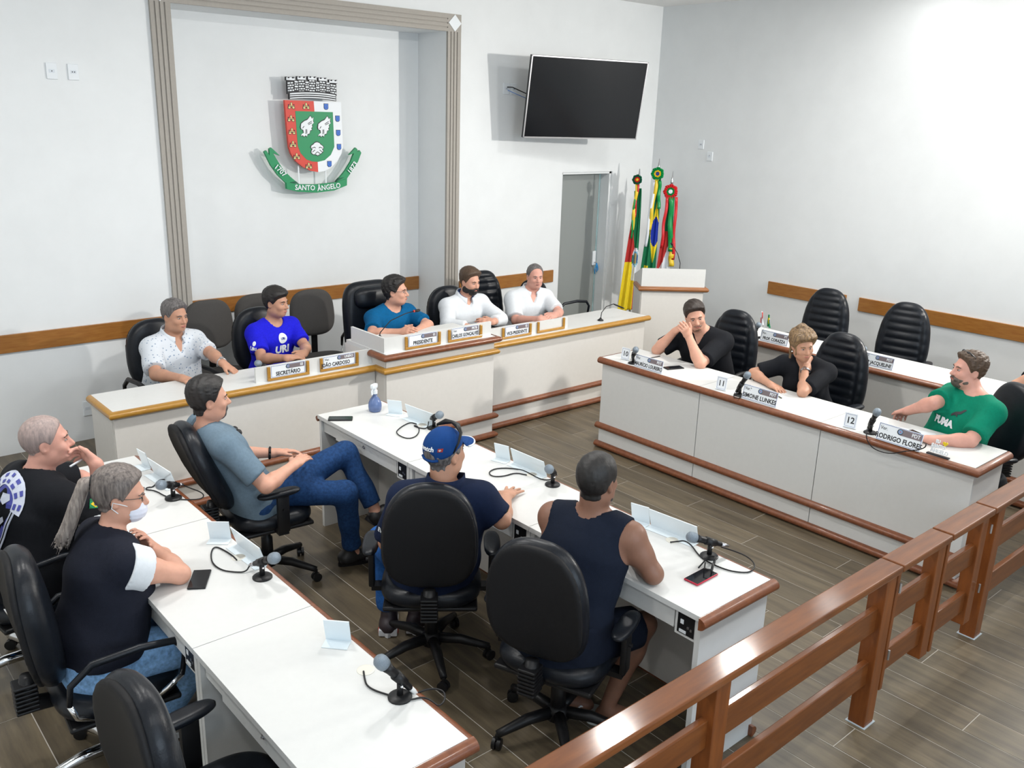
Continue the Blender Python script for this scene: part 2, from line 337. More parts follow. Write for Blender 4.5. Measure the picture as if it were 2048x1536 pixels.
PJ = {
  'A': {'pelvis': (-6.5, -0.78, 0.53), 'neck': (-6.475, -0.855, 0.985), 'head': (-6.461, -0.897, 1.165), 'sR': (-6.659, -0.883, 0.931), 'eR': (-6.72, -1.127, 0.796), 'wR': (-6.631, -1.408, 0.822), 'tR': (-6.597, -1.585, 0.815), 'sL': (-6.295, -0.819, 0.931), 'eL': (-6.276, -1.099, 0.882), 'wL': (-6.298, -1.348, 0.867), 'tL': (-6.238, -1.415, 0.815), 'face': -80, 'hface': -72, 'hpitch': -4, 'hroll': 0},
  'B': {'pelvis': (-5.66, -0.78, 0.53), 'neck': (-5.63, -0.83, 0.99), 'head': (-5.615, -0.869, 1.17), 'sR': (-5.813, -0.867, 0.935), 'eR': (-5.871, -1.099, 0.78), 'wR': (-5.78, -1.358, 0.832), 'tR': (-5.665, -1.378, 0.835), 'sL': (-5.452, -0.79, 0.935), 'eL': (-5.449, -1.041, 0.8), 'wL': (-5.577, -1.255, 0.819), 'tL': (-5.707, -1.358, 0.821), 'face': -78, 'hface': -60, 'hpitch': -3, 'hroll': 0},
  'C': {'pelvis': (-4.62, -0.95, 0.6), 'neck': (-4.6, -1.045, 1.015), 'head': (-4.579, -1.082, 1.19), 'sR': (-4.787, -1.051, 0.961), 'eR': (-4.948, -1.276, 0.896), 'wR': (-4.772, -1.451, 0.925), 'tR': (-4.741, -1.605, 0.977), 'sL': (-4.418, -1.025, 0.961), 'eL': (-4.386, -1.303, 0.906), 'wL': (-4.604, -1.424, 0.905), 'tL': (-4.747, -1.481, 0.966), 'face': -86, 'hface': -52, 'hpitch': 2, 'hroll': 0},
  'D': {'pelvis': (-3.74, -0.88, 0.53), 'neck': (-3.71, -0.955, 1.0), 'head': (-3.685, -0.999, 1.18), 'sR': (-3.898, -0.935, 0.946), 'eR': (-4.056, -1.144, 0.833), 'wR': (-3.936, -1.363, 0.837), 'tR': (-3.906, -1.52, 0.878), 'sL': (-3.53, -0.967, 0.946), 'eL': (-3.471, -1.217, 0.821), 'wL': (-3.7, -1.36, 0.86), 'tL': (-3.912, -1.191, 0.871), 'face': -95, 'hface': -84, 'hpitch': -8, 'hroll': 0},
  'E': {'pelvis': (-2.95, -0.9, 0.53), 'neck': (-2.9, -0.99, 0.985), 'head': (-2.884, -1.037, 1.16), 'sR': (-3.086, -0.936, 0.931), 'eR': (-3.204, -1.132, 0.761), 'wR': (-3.159, -1.429, 0.832), 'tR': (-3.001, -1.444, 0.84), 'sL': (-2.728, -1.032, 0.931), 'eL': (-2.774, -1.293, 0.825), 'wL': (-2.969, -1.438, 0.85), 'tL': (-3.128, -1.481, 0.848), 'face': -105, 'hface': -112, 'hpitch': -4, 'hroll': 0},
  'F': {'pelvis': (-2.72, -3.16, 0.53), 'neck': (-2.9, -3.15, 1.005), 'head': (-2.98, -3.118, 1.156), 'sR': (-2.918, -2.97, 0.954), 'eR': (-3.108, -2.85, 0.825), 'wR': (-3.084, -3.006, 1.019), 'tR': (-3.099, -3.144, 1.108), 'sL': (-2.853, -3.334, 0.954), 'eL': (-3.165, -3.35, 0.825), 'wL': (-3.154, -3.202, 1.026), 'tL': (-3.261, -3.197, 1.151), 'face': 190, 'hface': 228, 'hpitch': -12, 'hroll': 14},
  'G': {'pelvis': (-2.74, -4.13, 0.53), 'neck': (-2.9, -4.12, 0.975), 'head': (-2.98, -4.127, 1.122), 'sR': (-2.915, -3.96, 0.923), 'eR': (-3.073, -3.794, 0.84), 'wR': (-3.183, -4.028, 0.82), 'tR': (-3.215, -4.144, 0.812), 'sL': (-2.858, -4.285, 0.923), 'eL': (-3.171, -4.287, 0.825), 'wL': (-2.982, -4.178, 0.948), 'tL': (-2.847, -4.171, 1.042), 'face': 190, 'hface': 236, 'hpitch': -10, 'hroll': 8},
  'H': {'pelvis': (-2.93, -5.27, 0.545), 'neck': (-2.933, -5.388, 1.03), 'head': (-2.911, -5.303, 1.19), 'sR': (-2.85, -5.209, 0.977), 'eR': (-3.135, -5.213, 0.984), 'wR': (-3.051, -5.014, 0.858), 'tR': (-2.956, -4.909, 0.773), 'kR': (-3.12, -4.98, 0.6), 'aR': (-3.05, -4.92, 0.15), 'sL': (-3.024, -5.536, 0.977), 'eL': (-3.231, -5.511, 0.83), 'wL': (-3.405, -5.345, 0.825), 'tL': (-3.382, -5.215, 0.815), 'kL': (-3.2, -5.2, 0.56), 'aL': (-3.15, -5.15, 0.1), 'face': 152, 'hface': 140, 'hpitch': 4, 'hroll': 0},
  'I': {'pelvis': (-6.9, -3.05, 0.555), 'neck': (-7.1, -2.985, 1.0), 'head': (-7.085, -3.005, 1.17), 'sR': (-7.086, -3.177, 0.95), 'eR': (-6.938, -3.346, 0.736), 'wR': (-6.714, -3.24, 0.771), 'tR': (-6.57, -3.163, 0.795), 'kR': (-6.293, -3.084, 0.7), 'aR': (-6.206, -3.288, 0.36), 'sL': (-7.06, -2.808, 0.95), 'eL': (-6.93, -2.8, 0.76), 'wL': (-6.682, -2.928, 0.738), 'tL': (-6.52, -2.956, 0.738), 'kL': (-6.43, -3.308, 0.55), 'aL': (-6.318, -3.188, 0.09), 'face': -4, 'hface': -12, 'hpitch': 0, 'hroll': 0},
  'J': {'pelvis': (-6.565, -4.37, 0.54), 'neck': (-6.56, -4.45, 1.0), 'head': (-6.541, -4.431, 1.18), 'sR': (-6.412, -4.551, 0.946), 'eR': (-6.346, -4.626, 0.85), 'wR': (-6.11, -4.383, 0.825), 'tR': (-5.949, -4.294, 0.808), 'kR': (-6.33, -4.05, 0.52), 'aR': (-6.42, -4.02, 0.09), 'sL': (-6.703, -4.323, 0.946), 'eL': (-6.726, -4.215, 0.683), 'wL': (-6.62, -4.1, 0.66), 'tL': (-6.52, -3.98, 0.63), 'kL': (-6.58, -3.93, 0.54), 'aL': (-6.55, -3.95, 0.09), 'face': 52, 'hface': 8, 'hpitch': 3, 'hroll': 0},
  'K': {'pelvis': (-6.47, -5.17, 0.54), 'neck': (-6.266, -5.148, 1.045), 'head': (-6.271, -5.16, 1.22), 'sR': (-6.219, -5.322, 0.994), 'eR': (-6.164, -5.416, 0.845), 'wR': (-6.03, -5.15, 0.84), 'tR': (-5.99, -5.02, 0.83), 'kR': (-6.05, -5.3, 0.5), 'aR': (-6.19, -5.24, 0.1), 'sL': (-6.345, -4.975, 0.994), 'eL': (-6.13, -4.86, 0.83), 'wL': (-6.16, -5.1, 0.86), 'tL': (-6.257, -5.3, 0.83), 'kL': (-6.02, -5.02, 0.5), 'aL': (-6.3, -5.05, 0.1), 'face': 20, 'hface': 12, 'hpitch': 0, 'hroll': 0},
  'L': {'pelvis': (-8.13, -3.22, 0.54), 'neck': (-8.0, -3.2, 1.0), 'head': (-7.953, -3.205, 1.18), 'sR': (-7.978, -3.384, 0.947), 'eR': (-7.76, -3.32, 0.83), 'wR': (-7.783, -3.342, 1.068), 'tR': (-7.835, -3.225, 1.125), 'sL': (-8.042, -3.019, 0.947), 'eL': (-7.75, -2.893, 0.83), 'wL': (-7.72, -3.1, 0.82), 'tL': (-7.66, -3.16, 0.81), 'face': 10, 'hface': -14, 'hpitch': 2, 'hroll': 0},
  'M': {'pelvis': (-8.08, -4.1, 0.55), 'neck': (-7.93, -4.015, 0.99), 'head': (-7.88, -4.005, 1.17), 'sR': (-7.937, -4.19, 0.939), 'eR': (-7.728, -4.184, 0.835), 'wR': (-7.784, -3.95, 0.903), 'tR': (-7.828, -4.04, 1.033), 'kR': (-7.665, -4.265, 0.55), 'aR': (-7.844, -4.097, 0.12), 'sL': (-7.948, -3.86, 0.939), 'eL': (-7.8, -3.8, 0.83), 'wL': (-7.72, -3.98, 0.84), 'tL': (-7.76, -4.06, 0.86), 'kL': (-7.66, -3.98, 0.52), 'aL': (-7.8, -3.95, 0.12), 'face': 2, 'hface': -24, 'hpitch': -8, 'hroll': 0},
  'N': {'pelvis': (-1.2, -5.46, 0.53), 'neck': (-1.43, -5.5, 1.0), 'head': (-1.5, -5.52, 1.17), 'sR': (-1.427, -5.312, 0.951), 'eR': (-1.75, -5.22, 0.86), 'wR': (-1.62, -5.42, 1.04), 'tR': (-1.55, -5.44, 1.15), 'sL': (-1.395, -5.681, 0.951), 'eL': (-1.6, -5.75, 0.83), 'wL': (-1.75, -5.6, 0.83), 'tL': (-1.8, -5.5, 0.82), 'face': 185, 'hface': 190, 'hpitch': 0, 'hroll': 0},
}
# ================================================================ setting
H = 4.0; XA, XB, XC, XD = -6.145, -5.982, -3.241, -3.079; ZT = 3.475; ND = .484
floor = struct('floor', MB().box(-10.6, .1, -10.6, 2.2, -.12, -.0015), GROUT)
# plank tiles, each one a piece of the floor
PW, PL = .195, 1.19
pm = mesh_of('plank', MB().rbox(-PW / 2 + .0022, PW / 2 - .0022, -PL / 2 + .0022, PL / 2 - .0022, -.006, 0, .0006, 1), PLANK)
c0 = -4.525 + PW / 2
for i in range(-23, 24):
    x = c0 + i * PW
    if not -8.95 < x < -.05: continue
    off = [0, .48, .86, .27, .65][i % 5] + .05 * math.sin(i * 2.3)
    j = 0
    while True:
        y = .0 - off * PL - j * PL + PL / 2; j += 1
        if y - PL / 2 > 0: continue
        if y < -7.2: break
        if y < -1.2 and x > -3.3 and y > -2.4 and False: continue
        if (x + 8.9) < -.6 or (y < -6.3 and x < -6.6): continue
        if y + PL / 2 > 0.02: 
            o = part('plank', None, None, floor, me=pm); o.location = (x, y, 0); continue
        o = part('plank', None, None, floor, me=pm); o.location = (x, y, 0)
b = MB()
b.box(-10.6, XB, 0, .7, 0, H).box(XC, -1.56, 0, .3, 0, H).box(-.72, .1, 0, .3, 0, H).box(-1.56, -.72, 0, .3, 2.087, H)
b.box(XB, XC, 0, .7, ZT, H).box(XB, XC, ND, .7, 0, ZT).box(XC, XC + .2, .3, .7, 0, H)
struct('wall_back', b, WALL)
struct('wall_right', MB().box(0, .3, -10.6, 0, 0, H), WALL)
struct('wall_left', MB().box(-10.8, -10.5, -10.6, .7, 0, H), WALL)
struct('wall_front', MB().box(-10.8, -9.7, -10.9, -10.6, 0, H).box(-4.7, .3, -10.9, -10.6, 0, H).box(-9.7, -4.7, -10.9, -10.6, 0, 1.5).box(-9.7, -4.7, -10.9, -10.6, 3.3, H), WALL)  # opening added for the fill light, wall out of view
wn = struct('added_window_1', MB().box(-9.7, -4.7, -10.66, -10.6, 1.5, 1.56).box(-9.7, -4.7, -10.66, -10.6, 3.24, 3.3), STEEL)  # unseen window, added only to give the fill light a source
for k in range(5): part('mullion', MB().box(-9.7 + 1.235 * k, -9.64 + 1.235 * k, -10.66, -10.6, 1.56, 3.24), STEEL, wn)
for k in range(4): part('pane', MB().box(-9.64 + 1.235 * k, -8.465 + 1.235 * k, -10.64, -10.63, 1.56, 3.24), mat('added_window_glass', (.8, .9, .95), .05, trans=1.), wn)
struct('ceiling', MB().box(-10.8, .3, -10.9, 2.3, H, H + .2), CEIL)
# corridor behind the glass door
GREYW = mat('corridor_paint', (.42, .43, .42), .8)
struct('wall_corridor', MB().box(-2.6, -2.5, .7, 2.2, 0, H).box(.0, .1, .3, 2.2, 0, H).box(-2.6, .1, 2.2, 2.3, 0, H).box(-2.6, -1.56, .6, .7, 0, H), GREYW)
# grey fluted frame around the niche
def fluted(name, x0, x1, z0, z1, vert):
    t = struct(name, MB().box(x0, x1, -.018, 0, z0, z1), TRIM)
    n = 3; W_ = (x1 - x0) if vert else (z1 - z0); g = W_ * .07
    for k in range(4):
        a = [0, .26, .50, .74][k]; e = [.19, .43, .67, 1][k]
        m = MB()
        if vert: m.box(x0 + a * W_, x0 + e * W_, -.028, -.018, z0, z1)
        else: m.box(x0, x1, -.028, -.018, z0 + a * W_, z0 + e * W_)
        part('flute', m, TRIM, t)
    return t
FW = XB - XA
fluted('trim_1', XA, XB, 0, ZT, True); fluted('trim_2', XC, XD, 0, ZT, True); fluted('trim_3', XB, XC, ZT, ZT + FW, False)
for nm, x0 in (('trim_4', XA), ('trim_5', XC)):
    t = struct(nm, MB().box(x0, x0 + FW, -.028, 0, ZT, ZT + FW), TRIM)
    cx, cz, r = x0 + FW / 2, ZT + FW / 2, FW * .48
    part('diamond', MB().add([(cx - r, -.034, cz), (cx, -.034, cz - r), (cx + r, -.034, cz), (cx, -.034, cz + r), (cx - r, -.028, cz), (cx, -.028, cz - r), (cx + r, -.028, cz), (cx, -.028, cz + r)],
        [(0, 1, 2, 3), (4, 7, 6, 5), (0, 4, 5, 1), (1, 5, 6, 2), (2, 6, 7, 3), (3, 7, 4, 0)]), WHITE, t)
# wooden wall rails
z0, z1 = .828, .97
struct('trim_6', MB().rbox(-10.4, XA - .09, -.022, 0, z0, z1, .003), WOODW)
struct('trim_7', MB().rbox(XB + .004, XC - .004, ND - .022, ND, z0, z1, .003), WOODW)
struct('trim_8', MB().rbox(XD + .03, -1.655, -.022, 0, z0, z1, .003), WOODW)
WOODY = mat('wall_rail_wood_side', (.36, .155, .032), .38, col2=(.28, .105, .018), nscale=4, stretch=(9, 2, 16), coat=.2)
struct('trim_9', MB().rbox(-.022, 0, -2.84, -1.875, z0, z1, .003), WOODY)
struct('trim_10', MB().rbox(-.022, 0, -9.8, -2.99, z0, z1, .003), WOODY)
# glass door
FROST = mat('frosted_glass', (.56, .60, .59), .45, trans=.55, spec=.5)
d = struct('door_1', MB().box(-1.56, -1.535, .02, .17, 0, 2.087).box(-.75, -.72, .02, .19, 0, 2.087).box(-1.56, -.72, .02, .17, 2.062, 2.087), WALL)
gl = part('pane', MB().box(-1.535, -.755, .165, .175, .01, 2.06), FROST, d)
part('edge_strip', MB().box(-.772, -.755, .160, .180, .01, 2.06), mat('aqua_edge', (.45, .66, .68), .2, trans=.2), d)
lk = part('lock_plate', MB().rbox(-.83, -.775, .14, .165, .93, 1.11, .008), WHITE, d)
part('key_hole', MB().lathe([(.006, 0), (.006, .03)], 10).xf(Matrix.Translation((-.80, .14, .97)) @ Matrix.Rotation(math.pi / 2, 4, 'X')), STEEL, lk)
m = MB()
for k, s in enumerate((-1, .2, 1)):
    m.tube([(-.80, .10, .965), (-.80 + s * .012, .095, .93), (-.80 + s * .03, .10, .88), (-.80 + s * .022, .098, .83 + .02 * k)], .006, 6)
tag(part('key_ribbon', m, mat('bright_blue', (.01, .25, .62), .5), smooth=True), 'bright blue ribbon hanging from the key in the glass door lock', 'ribbon')
# ceiling lamp fixtures, out of view, mostly assumed
for i, (x, y) in enumerate(LAMPS):
    t = thing('ceiling_lamp', 'square white ceiling lamp panel in a row of alike lamps', 'lamp', (x, y, 3.96), 0, 'square ceiling lamps')
    part('frame', MB().box(-.17, .17, -.17, -.145, 0, .04).box(-.17, .17, .145, .17, 0, .04).box(-.17, -.145, -.145, .145, 0, .04).box(.145, .17, -.145, .145, 0, .04), WHITE, t)
    part('diffuser', MB().box(-.145, .145, -.145, .145, .012, .04), mat('lamp_diffuser', (.9, .9, .9), .4, emit=(1, .98, .95), estr=6), t)
# wall plates
def plate(cx, cz, w_, h_, wall, label, holes, y=0):
    m = MB().rbox(-w_ / 2, w_ / 2, -.011, 0, -h_ / 2, h_ / 2, .003)
    rz = 0 if wall == 'back' else -math.pi / 2
    t = thing('wall_plate', label, 'wall plate', (cx, y, cz) if wall == 'back' else (0, cx, cz), rz)
    part('cover', m, WHITE, t)
    part('insert', MB().box(-.02, .02, -.013, -.011, -.012, .012), mat('insert_white', (.66, .71, .76), .4), t)
    for hx, hz in holes: part('hole', MB().box(hx - .003, hx + .003, -.0145, -.013, hz - .004, hz + .004), INK, t)
    return t
plate(-6.903, 2.917, .076, .115, 'back', 'white cable outlet plate high on the left wall, left one of the pair', [(0, 0)])
plate(-6.752, 2.917, .076, .115, 'back', 'white power outlet plate high on the left wall, right one of the pair', [(-.008, 0), (.008, 0)])
plate(-6.92, .273, .066, .125, 'back', 'blank white wall plate low on the wall beside the long dais desk', [])
plate(-2.449, 2.97, .08, .115, 'back', 'white outlet plate on the wall left of the television', [(0, 0)])
plate(-2.345, 2.97, .08, .115, 'back', 'white outlet plate half hidden behind the television edge', [(0, 0)])
plate(-.742, 2.435, .08, .105, 'right', 'small white plate on the right wall above the flags, upper one', [(0, 0)])
plate(-.882, 2.304, .08, .105, 'right', 'small white plate on the right wall above the flags, lower one', [(0, .012)])
# ================================================================ television
TW, TH = 1.44, .822
M_tv = Matrix.Translation((-1.809, -.569, 2.887)) @ Matrix.Rotation(-.225, 4, 'Z') @ Matrix.Rotation(.169, 4, 'X')
tv = thing('television', 'large black wall mounted television tilted forward beside the niche', 'television', (-1.809, -.569, 2.887))
def tvp(name, mb, m, p=tv): return part(name, mb.xf(M_tv), m, p, world=True) if p is tv else None
tvp('casing', MB().rbox(-TW / 2, TW / 2, -.004, .03, -TH / 2, TH / 2, .004).rbox(-.5, .5, .03, .07, -.32, .2, .01), PLAS)
tvp('bezel', MB().box(-TW / 2, TW / 2, -.012, -.004, TH / 2 - .012, TH / 2).box(-TW / 2, TW / 2, -.012, -.004, -TH / 2, -TH / 2 + .014).box(-TW / 2, -TW / 2 + .012, -.012, -.004, -TH / 2, TH / 2).box(TW / 2 - .012, TW / 2, -.012, -.004, -TH / 2, TH / 2), STEEL)
tvp('screen', MB().box(-TW / 2 + .012, TW / 2 - .012, -.008, -.003, -TH / 2 + .014, TH / 2 - .012), mat('tv_screen', (.006, .007, .009), .14, spec=.4))
part('wall_bracket', MB().box(-1.75, -1.5, -.03, 0, 2.75, 3.05).tube([(-1.62, -.02, 2.9), (-1.80, -.24, 2.9), (-1.80, -.50, 2.9)], .022, 8).box(-1.93, -1.67, -.52, -.49, 2.8, 3.0), PLAS, tv, world=True)
part('cable', MB().tube([(-2.45, -.02, 2.985), (-2.40, -.05, 2.985), (-2.33, -.10, 2.95), (-2.22, -.17, 2.90)], .006, 6), PLAS, tv, True, world=True)
part('cable', MB().tube([(-2.44, -.02, 2.955), (-2.36, -.06, 2.92), (-2.25, -.14, 2.87)], .004, 6), mat('cable_blue', (.1, .25, .6), .5), tv, True, world=True)
# ================================================================ coat of arms
def cr(x, y): return ((x - 697) * .000979, (782 - y) * .000842)
def crp(pts): return [cr(x, y) for x, y in pts]
ca = thing('coat_of_arms', 'town coat of arms relief with crown, shield and green ribbon in the niche', 'coat of arms', (-4.545, ND, 2.448))
MC = Matrix.Translation((-4.49, ND, 2.441)) @ Matrix.Rotation(math.pi / 2, 4, 'X')
def cap(name, mb, m, parent=ca): 
    return part(name, mb.xf(Matrix.Rotation(math.pi / 2, 4, 'X')), m, parent)
Z0, Z1 = .115, .145
redp = [(395, 395), (700, 395), (705, 507), (500, 507), (505, 700), (512, 880), (540, 960), (600, 1030), (660, 1052), (722, 1058), (725, 1172), (640, 1155), (560, 1112), (490, 1050), (440, 970), (420, 900), (405, 650)]
whp = [(700, 395), (1000, 395), (1005, 650), (1010, 880), (990, 970), (945, 1050), (880, 1115), (800, 1160), (725, 1172), (722, 1058), (800, 1040), (870, 980), (912, 890), (908, 700), (905, 507), (705, 507)]
grp = [(500, 507), (905, 507), (908, 700), (912, 890), (870, 980), (800, 1040), (722, 1058), (660, 1052), (600, 1030), (540, 960), (512, 880), (505, 700)]
cap('shield_border', MB().prism(crp(redp), Z0, Z1), RED, ca); cap('shield_border', MB().prism(crp(whp), Z0, Z1), WHITE, ca)
gf = cap('shield_field', MB().prism(crp(grp), Z0, Z1 + .002), GREEN, ca)
castle = [(-36, 36), (-36, 12), (-32, 4), (-32, -14), (-22, -14), (-22, 2), (-10, 2), (-10, -32), (10, -32), (10, 2), (22, 2), (22, -14), (32, -14), (32, 4), (36, 12), (36, 36), (8, 36), (8, 20), (-8, 20), (-8, 36)]
for cx, cy in [(460, 450), (616, 448), (452, 585), (456, 722), (462, 860), (496, 992), (622, 1098)]:
    k = cap('castle', MB().prism(crp([(cx + x * 1.0, cy + y) for x, y in castle]), Z1, Z1 + .002), INK, ca)
    cap('castle_stones', MB().prism(crp([(cx - 31, cy + 31), (cx - 31, cy + 14), (cx - 11, cy + 14), (cx - 11, cy + 31)]), Z1, Z1 + .004).prism(crp([(cx + 11, cy + 31), (cx + 11, cy + 14), (cx + 31, cy + 14), (cx + 31, cy + 31)]), Z1, Z1 + .004)
        .prism(crp([(cx - 28, cy + 9), (cx - 28, cy + 3), (cx + 28, cy + 3), (cx + 28, cy + 9)]), Z1, Z1 + .004).prism(crp([(cx - 7, cy - 2), (cx - 7, cy - 29), (cx + 7, cy - 29), (cx + 7, cy - 2)]), Z1, Z1 + .004), GOLD, k)
for cx, cy in [(832, 450), (956, 578), (960, 735), (965, 892), (851, 1083)]:
    sh = lambda q: [(cx - 25 * q, cy - 34 * q), (cx + 25 * q, cy - 34 * q), (cx + 25 * q, cy + 18 * q), (cx + 12 * q, cy + 34 * q), (cx - 12 * q, cy + 34 * q), (cx - 25 * q, cy + 18 * q)]
    k = cap('small_shield', MB().prism(crp(sh(1)), Z1, Z1 + .002), INK, ca)
    cap('small_shield_face', MB().prism(crp(sh(.84)), Z1, Z1 + .004), BLUE, k)
    m = MB()
    for dx, dy in ((-9, -10), (9, -10), (0, 2), (-9, 14), (9, 14)): m.prism(crp([(cx + dx - 4, cy + dy - 4), (cx + dx + 4, cy + dy - 4), (cx + dx + 4, cy + dy + 4), (cx + dx - 4, cy + dy + 4)]), Z1 + .004, Z1 + .005)
    cap('small_shield_dots', m, BLUED, k)
wing = [(655, 555), (672, 585), (687, 570), (682, 612), (690, 628), (668, 650), (672, 672), (660, 690), (668, 705), (648, 712), (640, 745), (618, 752), (612, 778), (598, 765), (580, 780), (570, 765), (548, 772), (558, 752), (580, 738), (575, 706), (556, 700), (550, 680), (556, 640), (590, 612), (625, 596)]
def grow(p, g):
    cx = sum(a for a, _ in p) / len(p); cy = sum(b_ for _, b_ in p) / len(p)
    return [(a + (a - cx) / (abs(a - cx) + abs(b_ - cy) + 1e-6) * g, b_ + (b_ - cy) / (abs(a - cx) + abs(b_ - cy) + 1e-6) * g) for a, b_ in p]
for dx in (0, 185):
    p = [(x + dx, y) for x, y in wing]
    k = cap('wing', MB().prism(crp(grow(p, 11)), Z1 + .002, Z1 + .004), INK, ca); cap('wing_feathers', MB().prism(crp(p), Z1 + .002, Z1 + .006), WHITE, k)
    m = MB()
    for a, b_ in (((625, 640), (668, 610)), ((630, 650), (672, 628)), ((602, 700), (600, 752)), ((612, 700), (612, 745)), ((568, 690), (585, 665))):
        v = Vector((b_[1] - a[1], a[0] - b_[0])).normalized() * 3.2
        m.prism(crp([(a[0] + dx - v.x, a[1] - v.y), (b_[0] + dx - v.x, b_[1] - v.y), (b_[0] + dx + v.x, b_[1] + v.y), (a[0] + dx + v.x, a[1] + v.y)]), Z1 + .006, Z1 + .007)
    cap('feather_lines', m, INK, k)
shell = [(718, 840), (742, 848), (757, 865), (783, 885), (786, 905), (770, 918), (784, 938), (765, 958), (745, 972), (722, 985), (700, 972), (672, 972), (655, 955), (656, 935), (668, 918), (652, 900), (656, 880), (682, 862), (695, 847)]
k = cap('shell', MB().prism(crp(grow(shell, 11)), Z1 + .002, Z1 + .004), INK, ca); cap('shell_face', MB().prism(crp(shell), Z1 + .002, Z1 + .006), WHITE, k)
m = MB()
for a, b_ in (((660, 905), (690, 893)), ((690, 893), (700, 905)), ((776, 905), (748, 893)), ((748, 893), (738, 905)), ((664, 950), (694, 925)), ((776, 950), (744, 925)), ((694, 968), (722, 945)), ((748, 968), (722, 945))):
    v = Vector((b_[1] - a[1], a[0] - b_[0])).normalized() * 3.6
    m.prism(crp([(a[0] - v.x, a[1] - v.y), (b_[0] - v.x, b_[1] - v.y), (b_[0] + v.x, b_[1] + v.y), (a[0] + v.x, a[1] + v.y)]), Z1 + .006, Z1 + .007)
cap('shell_lines', m, INK, k)
# crown
def arc(y0, x): return y0 + 18 * ((x - 697) / 250) ** 2
out = [(448, arc(310, 448))]
for cx, ty in [(465, 152), (580, 141), (692, 135), (805, 141), (920, 158)]:
    w_ = 46; out += [(cx - 34, 215 if cx < 500 else 200), (cx - 34, ty + 38), (cx - w_, ty + 36), (cx - w_, ty), (cx - w_ + 14, ty), (cx - w_ + 14, ty + 10), (cx - 12, ty + 8), (cx - 12, ty - 3), (cx + 12, ty - 3), (cx + 12, ty + 8), (cx + w_ - 14, ty + 10), (cx + w_ - 14, ty), (cx + w_, ty), (cx + w_, ty + 36), (cx + 34, ty + 38), (cx + 34, 200 if cx < 900 else 215)]
    if cx < 900: out += [(cx + 46, 184), (cx + 68, 184)]
out += [(946, arc(310, 946)), (948, arc(366, 948))] + [(x, arc(355, x) + 12) for x in (900, 800, 697, 600, 500)] + [(448, arc(366, 448))]
bk = MB()
for cx, ty in [(465, 152), (580, 141), (692, 135), (805, 141), (920, 158)]:
    bk.prism(crp([(cx - 35, ty + 30), (cx + 35, ty + 30), (cx + 35, 330), (cx - 35, 330)]), Z0, Z1 - .004)
    bk.prism(crp([(cx - 46, ty + 12), (cx + 46, ty + 12), (cx + 46, ty + 37), (cx - 46, ty + 37)]), Z0, Z1 - .004)
    for a, e in ((-46, -32), (-12, 12), (32, 46)): bk.prism(crp([(cx + a, ty - 2), (cx + e, ty - 2), (cx + e, ty + 14), (cx + a, ty + 14)]), Z0, Z1 - .004)
for cx in (522, 636, 749, 862): bk.prism(crp([(cx - 24, 184), (cx + 24, 184), (cx + 24, 320), (cx - 24, 320)]), Z0, Z1 - .004)
xs = np.linspace(446, 950, 15)
for a, e in zip(xs[:-1], xs[1:]): bk.prism(crp([(a, arc(298, a)), (e, arc(298, e)), (e, arc(368, e)), (a, arc(368, a))]), Z0, Z1 - .004)
cb = cap('crown', bk, INK, ca)
m = MB()
for r_, (ya, yb) in enumerate(((303, 317), (327, 338), (351, 362))):
    xs = np.linspace(452, 942, 13); top = [(x, arc(ya, x)) for x in xs]; bot = [(x, arc(yb, x)) for x in xs[::-1]]
    m.prism(crp(top + bot), Z1 - .004, Z1)
for cx, ty in [(465, 152), (580, 141), (692, 135), (805, 141), (920, 158)]:
    m.prism(crp([(cx - 43, ty + 32), (cx - 43, ty + 4), (cx - 35, ty + 4), (cx - 35, ty + 14), (cx - 10, ty + 12), (cx - 10, ty + 1), (cx + 10, ty + 1), (cx + 10, ty + 12), (cx + 35, ty + 14), (cx + 35, ty + 4), (cx + 43, ty + 4), (cx + 43, ty + 32)]), Z1 - .004, Z1)
    y = ty + 42; k = 0
    while y < 290:
        yb = min(y + 18, 297); n = 2; wv = 62 / n
        for q in range(n + (k % 2)):
            a = cx - 31 + (q - .5 * (k % 2)) * wv; e = a + wv - 8; a = max(a, cx - 31); e = min(e, cx + 31)
            if e - a > 6: m.prism(crp([(a, arc(y, a) - 4), (e, arc(y, e) - 4), (e, arc(yb, e) - 8), (a, arc(yb, a) - 8)]), Z1 - .004, Z1)
        y += 26; k += 1
for cx in (522, 636, 749, 862):
    for q, y in enumerate((190, 215, 240, 268)):
        hw = 16
        if q % 2 == 0: m.prism(crp([(cx - hw, y), (cx + hw, y), (cx + hw, y + 16), (cx - hw, y + 16)]), Z1 - .004, Z1)
        else: m.prism(crp([(cx - hw, y), (cx - 5, y), (cx - 5, y + 16), (cx - hw, y + 16)]), Z1 - .004, Z1).prism(crp([(cx + 5, y), (cx + hw, y), (cx + hw, y + 16), (cx + 5, y + 16)]), Z1 - .004, Z1)
cap('crown_stones', m, WHITE, cb)
